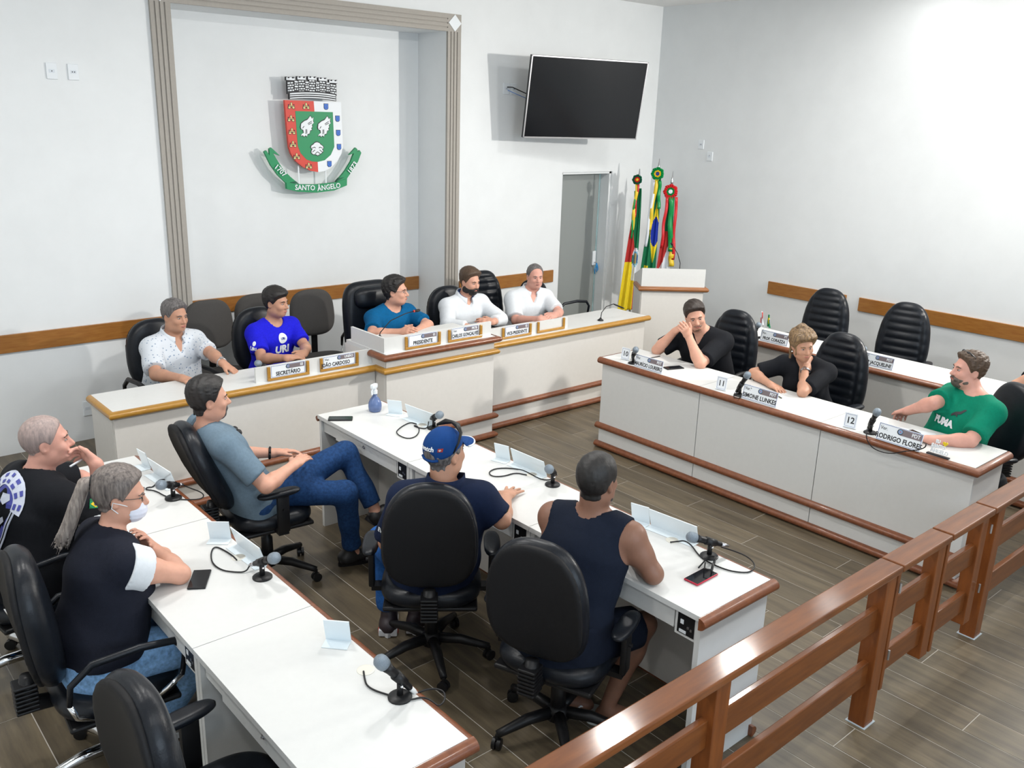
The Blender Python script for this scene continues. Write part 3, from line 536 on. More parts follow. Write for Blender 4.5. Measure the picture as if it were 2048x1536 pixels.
# ribbon
for nm, pts, mm, zz in [('ribbon_side', [(168, 945), (190, 930), (222, 985), (222, 912), (242, 900), (328, 988), (258, 958), (290, 1020), (350, 1130), (430, 1220), (515, 1298), (383, 1290), (300, 1200), (230, 1090)], GREEN, 0),
        ('ribbon_side', [(1230, 960), (1212, 930), (1188, 952), (1184, 918), (1165, 900), (1085, 985), (1143, 966), (1105, 1060), (1040, 1160), (990, 1220), (925, 1288), (1050, 1262), (1130, 1150), (1190, 1060)], GREEN, 0),
        ('ribbon_fold', [(420, 1280), (480, 1268), (517, 1302)], DGREEN, .006), ('ribbon_fold', [(922, 1288), (962, 1245), (1018, 1238)], DGREEN, .006),
        ('ribbon_center', [(380, 1280), (515, 1303), (700, 1311), (925, 1293), (1052, 1252), (1048, 1332), (900, 1386), (700, 1404), (500, 1386), (383, 1352)], GREEN, .008)]:
    cap(nm, MB().prism(crp(pts), Z0 - .01, Z1 - .012 + zz), mm, ca)
rod = MB()
for x in (530, 828): rod.prism(crp([(x - 6, 1100), (x + 6, 1100), (x + 6, 1310), (x - 6, 1310)]), Z0 - .012, Z0 - .004)
cap('support_rods', rod, WHITE, ca)
def ctext(s, x, y, size, rot, sx=1.):
    mb = text_mb(s, size, .003, sx, bold=.0012); px_, py_ = cr(x, y)
    mb.xf(Matrix.Rotation(math.pi / 2, 4, 'X') @ Matrix.Translation((px_, py_, Z1)) @ Matrix.Rotation(rot, 4, 'Z'))
    part('lettering', mb, WHITE, ca)
ctext('SANTO', 575, 1345, .068, -.05, .95); ctext('ÂNGELO', 840, 1345, .068, .10, .95); ctext('1707', 318, 1148, .068, -.75); ctext('1873', 1115, 1130, .068, .88)
wb = MB()
for x, y in ((470, 500), (900, 500), (700, 1000), (600, 340), (800, 340)): a, b_ = cr(x, y); wb.box(a - .012, a + .012, b_ - .012, b_ + .012, 0, Z0)
cap('wall_spacers', wb, WHITE, ca)
# ================================================================ flags and lectern
def flag(loc, top, label, colf, mats, w_top, w_bot, v0, v1, lean, fold, ros, rosmats, tails, sc=1., tail_low=None):
    t = thing('flag', label, 'flag', (loc[0], loc[1], 0))
    part('pole', MB().lathe([(.02, 0), (.016, .02), (.0145, .4), (.013, top - .16)], 10), STEEL, t, True)
    part('finial', MB().lathe([(.014, top - .16), (.024, top - .13), (.02, top - .11), (.005, top)], 12), CHROME, t, True)
    part('stand', MB().lathe([(.13, 0), (.13, .02), (.03, .05), (.03, .09)], 20), PLAS, t, True)
    nu, nv = 44, 70; vs = []; fs = []; mi = []
    rx, ry = .756, -.654; fx, fy = -.654, -.756
    for j in range(nv + 1):
        v = j / nv; z = v0 + (v1 - v0) * v
        wl = w_top[0] + (w_bot[0] - w_top[0]) * v ** .8; wr = w_top[1] + (w_bot[1] - w_top[1]) * v ** .8
        for i in range(nu + 1):
            u = i / nu; s_ = -wl + (wl + wr) * u
            dp = .045 + fold * (.3 + .7 * v) * math.sin(u * 15 + 1.5 * v + fold * 40) + .01 * math.sin(u * 31 + v * 4)
            zz = z - (tail_low(u) * v ** 3 if tail_low else 0)
            vs.append((s_ * rx + dp * fx + lean * v * rx, s_ * ry + dp * fy + lean * v * ry, zz))
    for j in range(nv):
        for i in range(nu):
            a = j * (nu + 1) + i; fs.append((a, a + 1, a + nu + 2, a + nu + 1)); mi.append(colf((i + .5) / nu, (j + .5) / nv))
    m = MB(); m.v = vs; m.f = fs; m.m = mi
    o = part('cloth', m, mats, t, True)
    sm = o.modifiers.new('solid', 'SOLIDIFY'); sm.thickness = .004
    # pleated rosette
    R0 = ros[2]; seg = 36; vs = []; fs = []; mi = []
    rr = [0, .3, .55, .8, 1.0]
    for q, r_ in enumerate(rr):
        for k in range(seg):
            a = 2 * math.pi * k / seg; rad = R0 * r_ * (1 + .06 * math.sin(k * 5)); dz = .012 + .018 * r_ * (1 if k % 2 else -.2)
            vs.append((ros[0] * rx + math.cos(a) * rad * rx + (.05 + dz) * fx, ros[0] * ry + math.cos(a) * rad * ry + (.05 + dz) * fy, ros[1] + math.sin(a) * rad))
    for q in range(len(rr) - 1):
        for k in range(seg): fs.append((q * seg + k, q * seg + (k + 1) % seg, (q + 1) * seg + (k + 1) % seg, (q + 1) * seg + k)); mi.append(q if q < 3 else 2)
    m = MB(); m.v = vs; m.f = fs; m.m = mi
    o = part('rosette', m, rosmats, t, 40); o.modifiers.new('solid', 'SOLIDIFY').thickness = .006
    for (s0, z0_, s1, z1_, wd, cm) in tails:
        m = MB(); n = 14; vs = []
        for k in range(n + 1):
            q = k / n; s_ = s0 + (s1 - s0) * q + .006 * math.sin(q * 9); z = z0_ + (z1_ - z0_) * q; dp = .078 + .008 * math.sin(q * 14 + s0 * 50)
            for e in (-wd / 2, wd / 2): vs.append(((s_ + e) * rx + dp * fx, (s_ + e) * ry + dp * fy, z))
        m.add(vs, [(2 * k, 2 * k + 1, 2 * k + 3, 2 * k + 2) for k in range(n)])
        o = part('ribbon', m, cm, t, True); o.modifiers.new('solid', 'SOLIDIFY').thickness = .003
    return t
CG = mat('flag_green', (.0, .16, .06), .7); CR_ = mat('flag_red', (.48, .03, .025), .7); CY = mat('flag_yellow', (.80, .62, .015), .7); CB = mat('flag_blue', (.005, .03, .36), .7); CW = mat('flag_white', (.72, .76, .80), .7)
SG = mat('satin_green', (.0, .26, .06), .35); SR = mat('satin_red', (.62, .02, .025), .35); SY = mat('satin_yellow', (.78, .55, .03), .35); CC = mat('flag_sky', (.12, .38, .55), .7)
def f1(u, v):
    if v > .74: return 2 if u < .8 else 1
    r = math.hypot((u - .80) * .30, (v - .56) * .95)
    if r < .045: return 4 if int(u * 60) % 3 else 2
    if r < .06: return 5
    if r < .085: return 3 if (v < .53 or v > .6) else 0
    if v > .60: return 2 if u < .62 else 3
    if v + (1 - u) * .45 > .62: return 1 if v < .585 else 2
    return 0
flag((-.80, -.50), 2.15, 'green, red and yellow flag with a round crest, leftmost of the three flags', f1, [CG, CR_, CY, CW, BLUED, CC], (.02, .03), (.11, .10), 1.93, .45, -.05, .016, (-.03, 2.03, .058), [SY, SR, DGREEN], [(-.03, 1.98, -.05, 1.45, .035, SY), (-.015, 1.98, -.03, 1.6, .02, SR), (-.045, 1.9, -.055, 1.35, .02, SG)], tail_low=lambda u: -.05 * u)
def f2(u, v):
    if u < .22 and v < .62: return 3
    x, y = (u - .72) * .23, (v - .50) * 1.35
    if math.hypot(x * 2.1, y) < .17: return 2
    if abs(x) * 2.3 + abs(y) * .62 < .235: return 1
    if v > .62 and u < .45 and u > .2: return 1 if v > .8 else 0
    return 0
flag((-.58, -.60), 2.27, 'green flag with yellow diamond and blue disc, the tall middle flag', f2, [CG, CY, CB, CW], (.03, .025), (.13, .07), 2.10, .75, -.02, .014, (-.02, 2.10, .075), [BLUED, SY, SG], [(-.025, 2.04, -.07, 1.45, .04, SY), (.01, 2.02, .02, 1.7, .04, SG), (-.05, 2.0, -.10, 1.25, .03, CW)])
def f3(u, v):
    if v < .45: return 0
    if v + (u - .5) * .5 < .72: return 1
    return 2
flag((-.44, -.70), 2.13, 'white, red and green flag with a big red rosette, rightmost of the three flags', f3, [CG, CR_, CW], (.03, .03), (.10, .07), 1.90, .85, -.02, .014, (-.02, 1.90, .085), [CW, SG, SR], [(-.055, 1.84, -.08, 1.24, .035, SR), (-.01, 1.84, .03, 1.20, .06, SG), (.05, 1.84, .07, 1.10, .035, SR), (.045, 1.24, .055, 1.02, .06, SY)])
# lectern
lx, ly = -1.521, -1.70; lang = math.atan2(-1.916 + 1.484, -1.252 + 1.79)
lec = thing('lectern', 'pale laminate lectern with wooden rail standing by the flags', 'lectern', (lx, ly, 0), lang)
part('front_panel', MB().box(-.325, .325, .0, .02, 0, .98), LAMD, lec)
for s in (-1, 1): part('side_panel', MB().box(s * .325 - .01, s * .325 + .01, .02, .44, 0, .98), LAMD, lec)
part('upper_board', MB().box(-.335, .335, -.005, .018, .98, 1.215), LAM, lec)
for s in (-1, 1): part('upper_side_board', MB().prism([(.018, .98), (.45, .98), (.45, 1.08), (.018, 1.215)], -.009, .009).xf(Matrix.Translation((s * .326, 0, 0)) @ Matrix(((0, 0, 1, 0), (1, 0, 0, 0), (0, 1, 0, 0), (0, 0, 0, 1)))), LAM, lec)
part('reading_top', MB().add([(-.32, .02, 1.17), (.32, .02, 1.17), (.32, .45, 1.05), (-.32, .45, 1.05), (-.32, .02, 1.15), (.32, .02, 1.15), (.32, .45, 1.03), (-.32, .45, 1.03)], [(0, 1, 2, 3), (7, 6, 5, 4), (0, 4, 5, 1), (1, 5, 6, 2), (2, 6, 7, 3), (3, 7, 4, 0)]), LAM, lec)
WOODL = mat('lectern_wood', (.33, .13, .04), .3, col2=(.25, .09, .025), nscale=5, stretch=(2, 10, 10), coat=.3)
part('edge_rail', MB().sweep([(-.335, .30, 1.0), (-.335, -.004, 1.0), (.345, -.004, 1.0), (.345, .1, 1.0)], HALF), WOODL, lec, 50)
def goose(name, label, base, pts, head, r=.004, hr=.011, disc=.05, ring=None):
    t = thing(name, label, 'microphone', base)
    part('base', MB().lathe([(disc, 0), (disc, .008), (disc * .4, .02), (.008, .03)], 16), PLAS, t, True)
    part('neck', MB().tube(pts, r, 8), PLAS, t, True)
    a, b_ = Vector(pts[-1]), Vector(head); part('capsule', MB().tube([a, a.lerp(b_, .2), a.lerp(b_, .8), b_], [hr * .6, hr, hr, hr * .5], 10), PLAS, t, True)
    if ring: part('light_ring', MB().tube([a.lerp(b_, -.12), a.lerp(b_, .05)], hr * .8, 10), ring, t)
    return t
goose('gooseneck_microphone', 'black gooseneck microphone on the lectern top', (-1.33, -1.62, 1.13), [(0, 0, .02), (.0, 0, .12), (-.03, .02, .22), (-.09, .05, .31)], (-.11, .055, .335))
sp = thing('assumed_flood_lamp', 'assumed small flood lamp added on a bracket on the right wall beyond the picture', 'lamp', (-.30, -6.30, 3.16), math.radians(33))  # unseen fixture, added to house the assumed shadow-throwing light
part('housing', MB().box(-.12, .12, -.10, -.012, -.10, .10), STEEL, sp); part('bracket', MB().tube([(0, -.08, 0), (.10, -.22, .0), (.16, -.16, 0)], .012, 8), STEEL, sp)
tag(part('remote_control', MB().rbox(-.05, .05, -.02, .02, 0, .02, .005).xf(Matrix.Translation((-1.18, -1.69, 1.128)) @ Matrix.Rotation(lang, 4, 'Z') @ Matrix.Rotation(-.27, 4, 'X')), PLAS), 'small dark object lying on the lectern top beside the microphone', 'remote')
# ================================================================ dais (front table of the chamber)
ZD = .804; Y1, Y2, Y0 = -1.822, -1.373, -1.97
def small(prof, k): return [(a * k, b_ * k) for a, b_ in prof]
def dais(name, label, x0, x1, yf, zt, board, board_z, left_end):
    t = thing(name, label, 'desk', ((x0 + x1) / 2, (yf + Y2) / 2, 0))
    P = lambda n, m, mm, s=False: part(n, m, mm, t, s, world=True)
    P('worktop', MB().box(x0, x1, yf, Y2, zt - .03, zt), LAM)
    P('front_panel', MB().box(x0 + .004, x1 - .004, yf + .012, yf + .034, .0, zt - .03), LAMD)
    for x in (x0, x1 - .024): P('side_panel', MB().box(x, x + .024, yf + .034, Y2 + .02, 0, zt - .03), LAMD)
    if board:
        P('name_board', MB().box(board[0], board[1], yf + board[2], yf + board[2] + .02, zt, zt + board_z), LAM)
    return t, P
t, P = dais('dais_desk', 'long white dais desk with golden edge rail, left of the raised middle desk', -7.248, -5.262, Y1, ZD, (-6.235, -5.262, .062), .112, True)
P('edge_rail', MB().sweep([(-7.248, Y2, ZD - .027), (-7.248, Y1, ZD - .027), (-5.262, Y1, ZD - .027)], HALF), WOODG, 50)
for z in (.20, .028): P('base_rail', MB().sweep([(-7.23, Y1 + .012, z), (-5.262, Y1 + .012, z)], HALF), WOODR, 50)
t, P = dais('dais_desk', 'raised white middle dais desk with two name holders and red brown top rail', -5.26, -4.17, Y0, .912, (-5.25, -4.18, .05), .118, False)
P('name_board_side', MB().box(-5.25, -5.23, Y0 + .07, Y2 - .06, .912, 1.03), LAM)
P('edge_rail', MB().sweep([(-5.27, -1.72, .885), (-5.27, Y0, .885), (-4.155, Y0, .885), (-4.155, Y0 + .1, .885)], HALF), WOODR, 50)
P('middle_rail', MB().sweep([(-5.262, Y1 + .02, ZD - .027), (-5.262, Y0 + .012, ZD - .027), (-4.165, Y0 + .012, ZD - .027), (-4.165, Y1, ZD - .027)], HALF), WOODG, 50)
for z in (.20, .028): P('base_rail', MB().sweep([(-5.262, Y1, z), (-5.262, Y0 + .012, z), (-4.165, Y0 + .012, z), (-4.165, Y1, z)], HALF), WOODR, 50)
t, P = dais('dais_desk', 'long white dais desk with golden edge rail, right of the raised middle desk', -4.168, -2.056, Y1, ZD, (-4.168, -3.11, .062), .105, False)
P('edge_rail', MB().sweep([(-4.165, Y1, ZD - .027), (-2.02, Y1, ZD - .027)], HALF), WOODG, 50)
for z in (.20, .028): P('base_rail', MB().sweep([(-4.165, Y1 + .012, z), (-2.04, Y1 + .012, z)], HALF), WOODR, 50)
# wooden name holders and plates
def holder(x0, x1, y, z0, label, hgt=.105):
    t = thing('name_holder', label, 'name holder', ((x0 + x1) / 2, y, z0))
    w_ = (x1 - x0) / 2
    part('bottom_bar', MB().rbox(-w_, w_, -.016, 0, 0, .022, .003), WOODG, t)
    for s in (-1, 1): part('side_bar', MB().rbox(s * w_ - (.022 if s > 0 else 0), s * w_ + (0 if s > 0 else .022), -.016, 0, .022, hgt, .003), WOODG, t)
def nameplate(label, M, w_, h_, lines, tagtxt, big, stand=False):
    """lines=(upper small text, main text); M maps x right, y up, z towards the reader; origin bottom centre"""
    t = thing('nameplate', label, 'nameplate', tuple(M.translation))
    Ti = Matrix.Translation(-M.translation) @ M
    Q = lambda n, mb, mm: part(n, mb.xf(Ti), mm, t)
    Q('plate', MB().box(-w_ / 2, w_ / 2, 0, h_, -.003, 0), WHITE)
    e = .004; bw = .0022
    Q('border', MB().box(-w_ / 2 + e, w_ / 2 - e, e, e + bw, 0, .0008).box(-w_ / 2 + e, w_ / 2 - e, h_ - e - bw, h_ - e, 0, .0008).box(-w_ / 2 + e, -w_ / 2 + e + bw, e, h_ - e, 0, .0008).box(w_ / 2 - e - bw, w_ / 2 - e, e, h_ - e, 0, .0008), BLUED)
    Q('colour_band', MB().box(.0, w_ / 2 - .007, h_ * .58, h_ - .008, 0, .001), PURP)
    em = MB().lathe([(h_ * .17, 0), (h_ * .17, .0012)], 16, (-.002, h_ * .76, 0)); Q('emblem_ring', em, INK)
    Q('emblem', MB().lathe([(h_ * .13, .0012), (h_ * .13, .002)], 14, (.0, h_ * .77, 0)), mat('emblem_blue', (.20, .32, .50), .5))
    Q('emblem_cross', MB().box(-.004, .004, h_ * .75, h_ * .79, .002, .0026), RED)
    if lines[0]: Q('lettering', text_mb(lines[0], h_ * .30, .0008, .85, 'LEFT').xf(Matrix.Translation((-w_ / 2 + .014, h_ * .73, .0006))), INK)
    Q('lettering', text_mb(lines[1], big, .0008, lines[2], 'CENTER', .0012).xf(Matrix.Translation((lines[3] if len(lines) > 3 else 0, h_ * .27, .0006))), INK)
    Q('lettering', text_mb(tagtxt, h_ * .29, .0008, .9, 'RIGHT', .0008).xf(Matrix.Translation((w_ / 2 - .016, h_ * .76, .0014))), WHITE)
    if stand: Q('stand_foot', MB().box(-w_ / 2, w_ / 2, 0, .003, -.07, -.003), ACRY)
    return t
def fac_y(x, y, z, lean=.12): return frame_M((x, y, z), (1, 0, 0), (0, math.sin(lean), math.cos(lean)))
for (x0, x1, y, z0, lab, pl) in [
        (-6.150, -5.815, Y1 + .06, .806, 'golden wooden name holder nearest the left end of the dais', ('white plate reading SECRETÁRIO 03 in a golden holder on the dais', ('', 'SECRETÁRIO', .86), '03')),
        (-5.722, -5.390, Y1 + .06, .806, 'golden wooden name holder just left of the raised middle desk', ('white nameplate tagged UNIÃO in a golden holder on the dais', ('Ver.', 'JOÃO CARDOSO', .80, -.03), 'UNIÃO')),
        (-5.062, -4.718, Y0 + .048, .914, 'golden wooden name holder on the left half of the raised middle desk', ('white plate reading PRESIDENTE 01 on the raised middle desk', ('', 'PRESIDENTE', .86), '01')),
        (-4.640, -4.287, Y0 + .048, .914, 'golden wooden name holder on the right half of the raised middle desk', ('white nameplate tagged PRTB on the raised middle desk', ('Ver.', 'CARLOS GONÇALVES', .70), 'PRTB')),
        (-3.925, -3.580, Y1 + .06, .806, 'golden wooden name holder just right of the raised middle desk', ('white plate reading VICE-PRESIDENTE 02 on the right dais desk', ('', 'VICE-PRESIDENTE', .76), '02')),
        (-3.505, -3.160, Y1 + .06, .806, 'empty golden wooden name holder on the right dais desk', None)]:
    holder(x0, x1, y, z0, lab)
    if pl:
        nameplate(pl[0], fac_y((x0 + x1) / 2 - .008, y - .018, z0 + .022, .0), .275, .092, pl[1], pl[2], .040)
# ================================================================ councillor desks on the right (numbered 10 to 12) and the row behind
def right_desk(name, label, x, depth, ya, yb, near_end, far_end):
    t = thing(name, label, 'desk', (x + depth / 2, (ya + yb) / 2, 0))
    P = lambda n, m, mm, s=False: part(n, m, mm, t, s, world=True)
    z = .795
    P('worktop', MB().box(x, x + depth, yb + .002, ya - .002, z - .028, z), LAM)
    P('front_panel', MB().box(x + .012, x + .034, yb + .003, ya - .003, .0, z - .028), LAMD if x > -3 else LAM)
    for y in (ya - .026, yb + .004): P('side_panel', MB().box(x + .034, x + depth - .03, y, y + .022, 0, z - .028), LAMD)
    if near_end: P('edge_rail', MB().sweep([(x, ya, z - .027), (x, yb - .004, z - .027), (x + depth, yb - .004, z - .027)][::-1], [(-a, b_) for a, b_ in HALF]), WOODR, 50)
    else: P('edge_rail', MB().sweep([(x, ya + (.02 if far_end else 0), z - .027), (x, yb, z - .027)], HALF), WOODR, 50)
    for zz in (.195, .030):
        if near_end: P('base_rail', MB().sweep([(x + .012, ya, zz), (x + .012, yb, zz), (x + (depth if zz < .1 else .03), yb, zz)][::-1], [(-a, b_) for a, b_ in HALF]), WOODR, 50)
        else: P('base_rail', MB().sweep([(x + .012, ya + (.02 if far_end else 0), zz), (x + .012, yb, zz)], HALF), WOODR, 50)
    if far_end: P('end_edge', MB().box(x, x + depth, ya, ya + .012, z - .03, z), WOODR)
    return t
XR = -3.588
for k, nm in enumerate(('10', '11', '12')):
    right_desk('councillor_desk', 'white desk with brown rails ' + ('before the young man in black, farthest of its row' if k == 0 else 'before the woman in black, middle of its row' if k == 1 else 'before the man in green, nearest of its row'), XR, .471, -2.664 - 1.012 * k, -2.664 - 1.012 * (k + 1), k == 2, k == 0)
X2 = -1.955
for k, lab in enumerate(('white desk in the back row by the right wall carrying two mini flags', 'white desk in the back row by the right wall between two empty chairs', 'white desk at the near end of the back row by the right wall')):
    right_desk('back_row_desk', lab, X2, .5, -2.74 - 1.008 * k, -2.74 - 1.008 * (k + 1), k == 2, k == 0)
def fac_x(x, y, z, lean=.2, yaw=0.): return Matrix.Translation((x, y, z)) @ Matrix.Rotation(yaw, 4, 'Z') @ frame_M((0, 0, 0), (0, -1, 0), (math.sin(lean), 0, math.cos(lean)))
nameplate('acrylic nameplate tagged PDT beside number sign 10', fac_x(-3.575, -3.150, .798), .285, .098, ('Ver.', 'MAURÍCIO LOUREIRO', .72), 'PDT', .040, True)
nameplate('acrylic nameplate tagged PDT beside number sign 11 in front of the woman', fac_x(-3.575, -4.185, .798), .285, .105, ('Ver.ª', 'SIMONE LUNKES', .85), 'PDT', .044, True)
nameplate('acrylic nameplate tagged PDT beside number sign 12 near the green shirted man', fac_x(-3.605, -5.225, .798, .25, -.04), .29, .112, ('Ver.', 'RODRIGO FLORES', .85), 'PDT', .044, True)
nameplate('acrylic nameplate tagged PT by the mini flags on the back row', fac_x(-1.935, -3.225, .798), .285, .098, ('Ver.', 'PROF. CORAZZA', .80), 'PT', .038, True)
nameplate('acrylic nameplate tagged PDT on the back row before an empty ribbed chair', fac_x(-1.915, -4.195, .798), .285, .098, ('Ver.ª', 'ENFª JACQUELINE', .80), 'PDT', .040, True)
def numsign(n, x, y, yaw, who):
    t = thing('number_sign', 'small white sign with the number %s on the desk of the %s' % (n, who), 'sign', (x, y, .795), yaw)
    M = frame_M((0, 0, .002), (0, -1, 0), (.15, 0, 1))
    part('card', MB().box(-.042, .042, 0, .10, -.003, 0).box(-.042, .042, 0, .003, -.05, 0).xf(M), WHITE, t)
    part('border', MB().box(-.034, .034, .010, .0115, 0, .0006).box(-.034, .034, .0905, .092, 0, .0006).box(-.034, -.0325, .01, .092, 0, .0006).box(.0325, .034, .01, .092, 0, .0006).xf(M), BLUED, t)
    part('lettering', text_mb(n, .058, .0008, .95, 'CENTER', .001).xf(M @ Matrix.Translation((0, .05, .0006))), INK, t)
numsign('10', -3.50, -2.838, .1, 'young man in black'); numsign('11', -3.545, -3.836, .15, 'woman in black'); numsign('12', -3.545, -4.868, .15, 'man in green')
# ================================================================ members' desks (two rows seen from the seat side)
def member_desk(label, x, ya, yb, w_, near_end, far_end):
    t = thing('member_desk', label, 'desk', (x + w_ / 2, (ya + yb) / 2, 0))
    P = lambda n, m, mm, s=False, p=None: part(n, m, mm, t, s, world=True)
    z = .795
    P('worktop', MB().box(x, x + w_, yb + .002, ya - .002, z - .025, z), LAM)
    for y in (ya - .028, yb + .002): P('side_panel', MB().box(x + .012, x + w_ - .01, y, y + .026, 0, z - .025), LAM)
    P('modesty_panel', MB().box(x + w_ - .05, x + w_ - .03, yb + .028, ya - .028, .03, z - .025), LAMD)
    P('filler_panel', MB().box(x + .03, x + .046, ya - .19, ya - .03, .68, z - .025), LAM)
    d = P('drawer', MB().box(x + .022, x + .044, yb + .145, ya - .195, .672, z - .032).box(x + .044, x + .36, yb + .16, ya - .21, .675, z - .045), LAM)
    cy = (ya + yb) / 2 - .02
    part('lock', MB().lathe([(.010, 0), (.010, .006), (.004, .006), (.004, .012)], 12).xf(Matrix.Translation((x + .022 - t.location.x, cy - t.location.y, .73)) @ Matrix.Rotation(-math.pi / 2, 4, 'Y')), STEEL, d, 40)
    s = P('socket_box', MB().box(x + .018, x + .05, yb + .03, yb + .135, .655, z - .026), LAM)
    a = Matrix.Translation((-t.location.x, -t.location.y, 0))
    part('socket_plate', MB().box(x + .0155, x + .018, yb + .036, yb + .122, .668, .757).xf(a), PLAS, s)
    part('socket_insert', MB().box(x + .0135, x + .0155, yb + .09, yb + .106, .713, .733).xf(a), WHITE, s)
    part('socket_label', MB().box(x + .0135, x + .0155, yb + .075, yb + .11, .673, .686).xf(a), WHITE, s)
    part('socket_jack', MB().box(x + .0135, x + .0155, yb + .062, yb + .072, .70, .71).box(x + .0135, x + .0155, yb + .046, yb + .056, .695, .705).xf(a), STEEL, s)
    path = [(x + w_, yb, z - .027), (x + w_, ya, z - .027)]
    if near_end:
        P('end_rail', MB().sweep([(x - .012, yb, z - .027), (x + w_ + .02, yb, z - .027)], HALF), WOODR, 50)
    P('edge_rail', MB().sweep(path, HALF), WOODR, 50)
    if far_end: P('end_rail', MB().sweep([(x + w_ + .02, ya, z - .027), (x, ya, z - .027)], small(HALF, .7)), WOODR, 50)
    P('foot_rail', MB().sweep([(x + w_ - .03, yb - (.02 if near_end else 0), .03), (x + w_ - .03, ya, .03)], HALF), WOODR, 50)
    return t
for k, lab in enumerate(('far desk of the middle row holding a blue spray bottle', 'centre desk of the middle row in front of the man in a blue cap', 'near desk of the middle row holding a red cased phone')):
    member_desk(lab, -6.212, -2.603 - 1.0363 * k, -2.603 - 1.0363 * (k + 1), .496, k == 2, k == 0)
for k, lab in enumerate(('far desk of the nearest row, before the grey haired man', 'centre desk of the nearest row, before the woman with a ponytail', 'near empty desk of the nearest row at the bottom of the picture')):
    member_desk(lab, -7.878, -2.636 - 1.0213 * k, -2.636 - 1.0213 * (k + 1), .487, k == 2, k == 0)
# ================================================================ railing
YR0, YR1 = -6.028, -5.946
def rail_slat(t, name, x0, x1, zc, hh, yc=-5.987, th=.03): part(name, MB().rbox(x0, x1, yc - th / 2, yc + th / 2, zc - hh / 2, zc + hh / 2, .005), WOODV, t, False, world=True)
def cap_board(t, x0, x1): part('top_board', MB().rbox(x0, x1, -6.042, -5.930, .785, .820, .007, 3), WOODV, t, False, world=True)
def post(t, x0, x1, z0=0., y0=YR0, y1=YR1): part('post', MB().rbox(x0, x1, y0, y1, z0, .785, .004), WOODP, t, False, world=True)
t = thing('railing', 'long varnished wooden railing with two slats in the foreground', 'railing', (-7, -5.987, 0))
cap_board(t, -9.1, -5.172); post(t, -5.276, -5.190); post(t, -6.52, -6.435); post(t, -7.75, -7.665); post(t, -8.98, -8.89)
for z_ in (.565, .285): rail_slat(t, 'slat', -9.0, -5.26, z_, .125)
part('sealant', MB().box(-5.284, -5.182, -6.036, -5.938, 0, .003), mat('sealant', (.42, .48, .52), .6), t, world=True)
def gate(label, x0, x1, hinge):
    t = thing('railing_gate', label, 'gate', ((x0 + x1) / 2, -5.987, .15))
    cap_board(t, x0, x1)
    part('stile', MB().rbox(x0 + .005, x0 + .033, -6.02, -5.954, .15, .785, .004), WOODP, t, False, world=True)
    part('stile', MB().rbox(x1 - .085, x1 - .004, -6.02, -5.954, .15, .785, .004), WOODP, t, False, world=True)
    for z_ in (.565, .285): rail_slat(t, 'slat', x0 + .02, x1 - .03, z_, .12)
    xh = x0 + .003 if hinge == 'l' else x1 - .003
    for z_ in (.68, .33): part('hinge', MB().lathe([(.006, 0), (.006, .05)], 8).xf(Matrix.Translation((xh, -6.036, z_))), STEEL, t, world=True)
gate('left leaf of the small wooden gate in the railing', -5.164, -4.668, 'l')
gate('right leaf of the small wooden gate in the railing', -4.656, -4.165, 'r')
t = thing('railing', 'wooden railing section beyond the gate at the right edge', 'railing', (-3, -5.987, 0))
cap_board(t, -4.155, -.02); post(t, -4.071, -3.985); post(t, -2.9, -2.82); post(t, -1.6, -1.52)
for z_ in (.565, .285): rail_slat(t, 'slat', -4.06, -.03, z_, .125)
part('sealant', MB().box(-4.079, -3.977, -6.036, -5.938, 0, .003), MATS['sealant'], t, world=True)
# ================================================================ chairs
def pad(w_, h_, th, p=3.2, bulge=.0, rib=0, taper=0., h=.011, roll=.5, curve=.0):
    """upholstered panel centred on the origin: x width, z height, front towards -y"""
    s = SDF((-w_ / 2 - .04, -th - .09, -h_ / 2 - .04), (w_ / 2 + .04, th + .09, h_ / 2 + .04), h)
    def fn(X, Y, Z):
        tp = 1 - taper * np.clip(Z / h_ + .5, 0, 1) ** 2
        y = Y + curve * (X / (w_ / 2)) ** 2 * 1.0
        q = (np.abs(X) / (w_ / 2 * tp)) ** p + (np.abs(Z) / (h_ / 2)) ** p
        r = q ** (1 / p)
        m = min(w_, h_) / 2; dr = (r - 1) * m
        t_ = th / 2 + bulge * np.clip(1 - r * r, 0, 1)
        if rib:
            inner = np.clip((.70 - np.abs(X) / (w_ / 2 * tp)) * 12, 0, 1) * np.clip((.74 - np.abs(Z) / (h_ / 2)) * 12, 0, 1)
            ring = np.exp(-((np.abs(X) / (w_ / 2 * tp) - .70) / .05) ** 2) * (np.abs(Z) / (h_ / 2) < .78) + np.exp(-((np.abs(Z) / (h_ / 2) - .78) / .05) ** 2) * (np.abs(X) / (w_ / 2) < .70)
            side = np.clip((np.abs(X) / (w_ / 2 * tp) - .72) * 12, 0, 1)
            fr = (Y < 0)
            t_ = t_ - fr * (.010 * inner * (1 - np.abs(np.sin(np.pi * Z / rib))) ** 1.0 + .010 * np.clip(ring, 0, 1) + .004 * side * (1 - np.abs(np.sin(np.pi * (Z + .02) / (rib * 1.3)))))
        e = th * roll
        a = np.maximum(np.abs(y) - t_ + e, 0); b_ = np.maximum(dr + e, 0)
        return np.sqrt(a * a + b_ * b_) - e + np.minimum(np.maximum(np.abs(y) - t_ + e, dr + e), 0)
    s.union((-w_, -.3, -h_), (w_, .3, h_), fn, .004); return s.mesh()
PADS = {}
def pad_me(key, *a, **k):
    m = k.pop('m')
    kk = (key, m.name)
    if kk not in PADS: V, F = pad(*a, **k); PADS[kk] = sdf_mesh(key, V, F, m, 1)
    return PADS[kk]
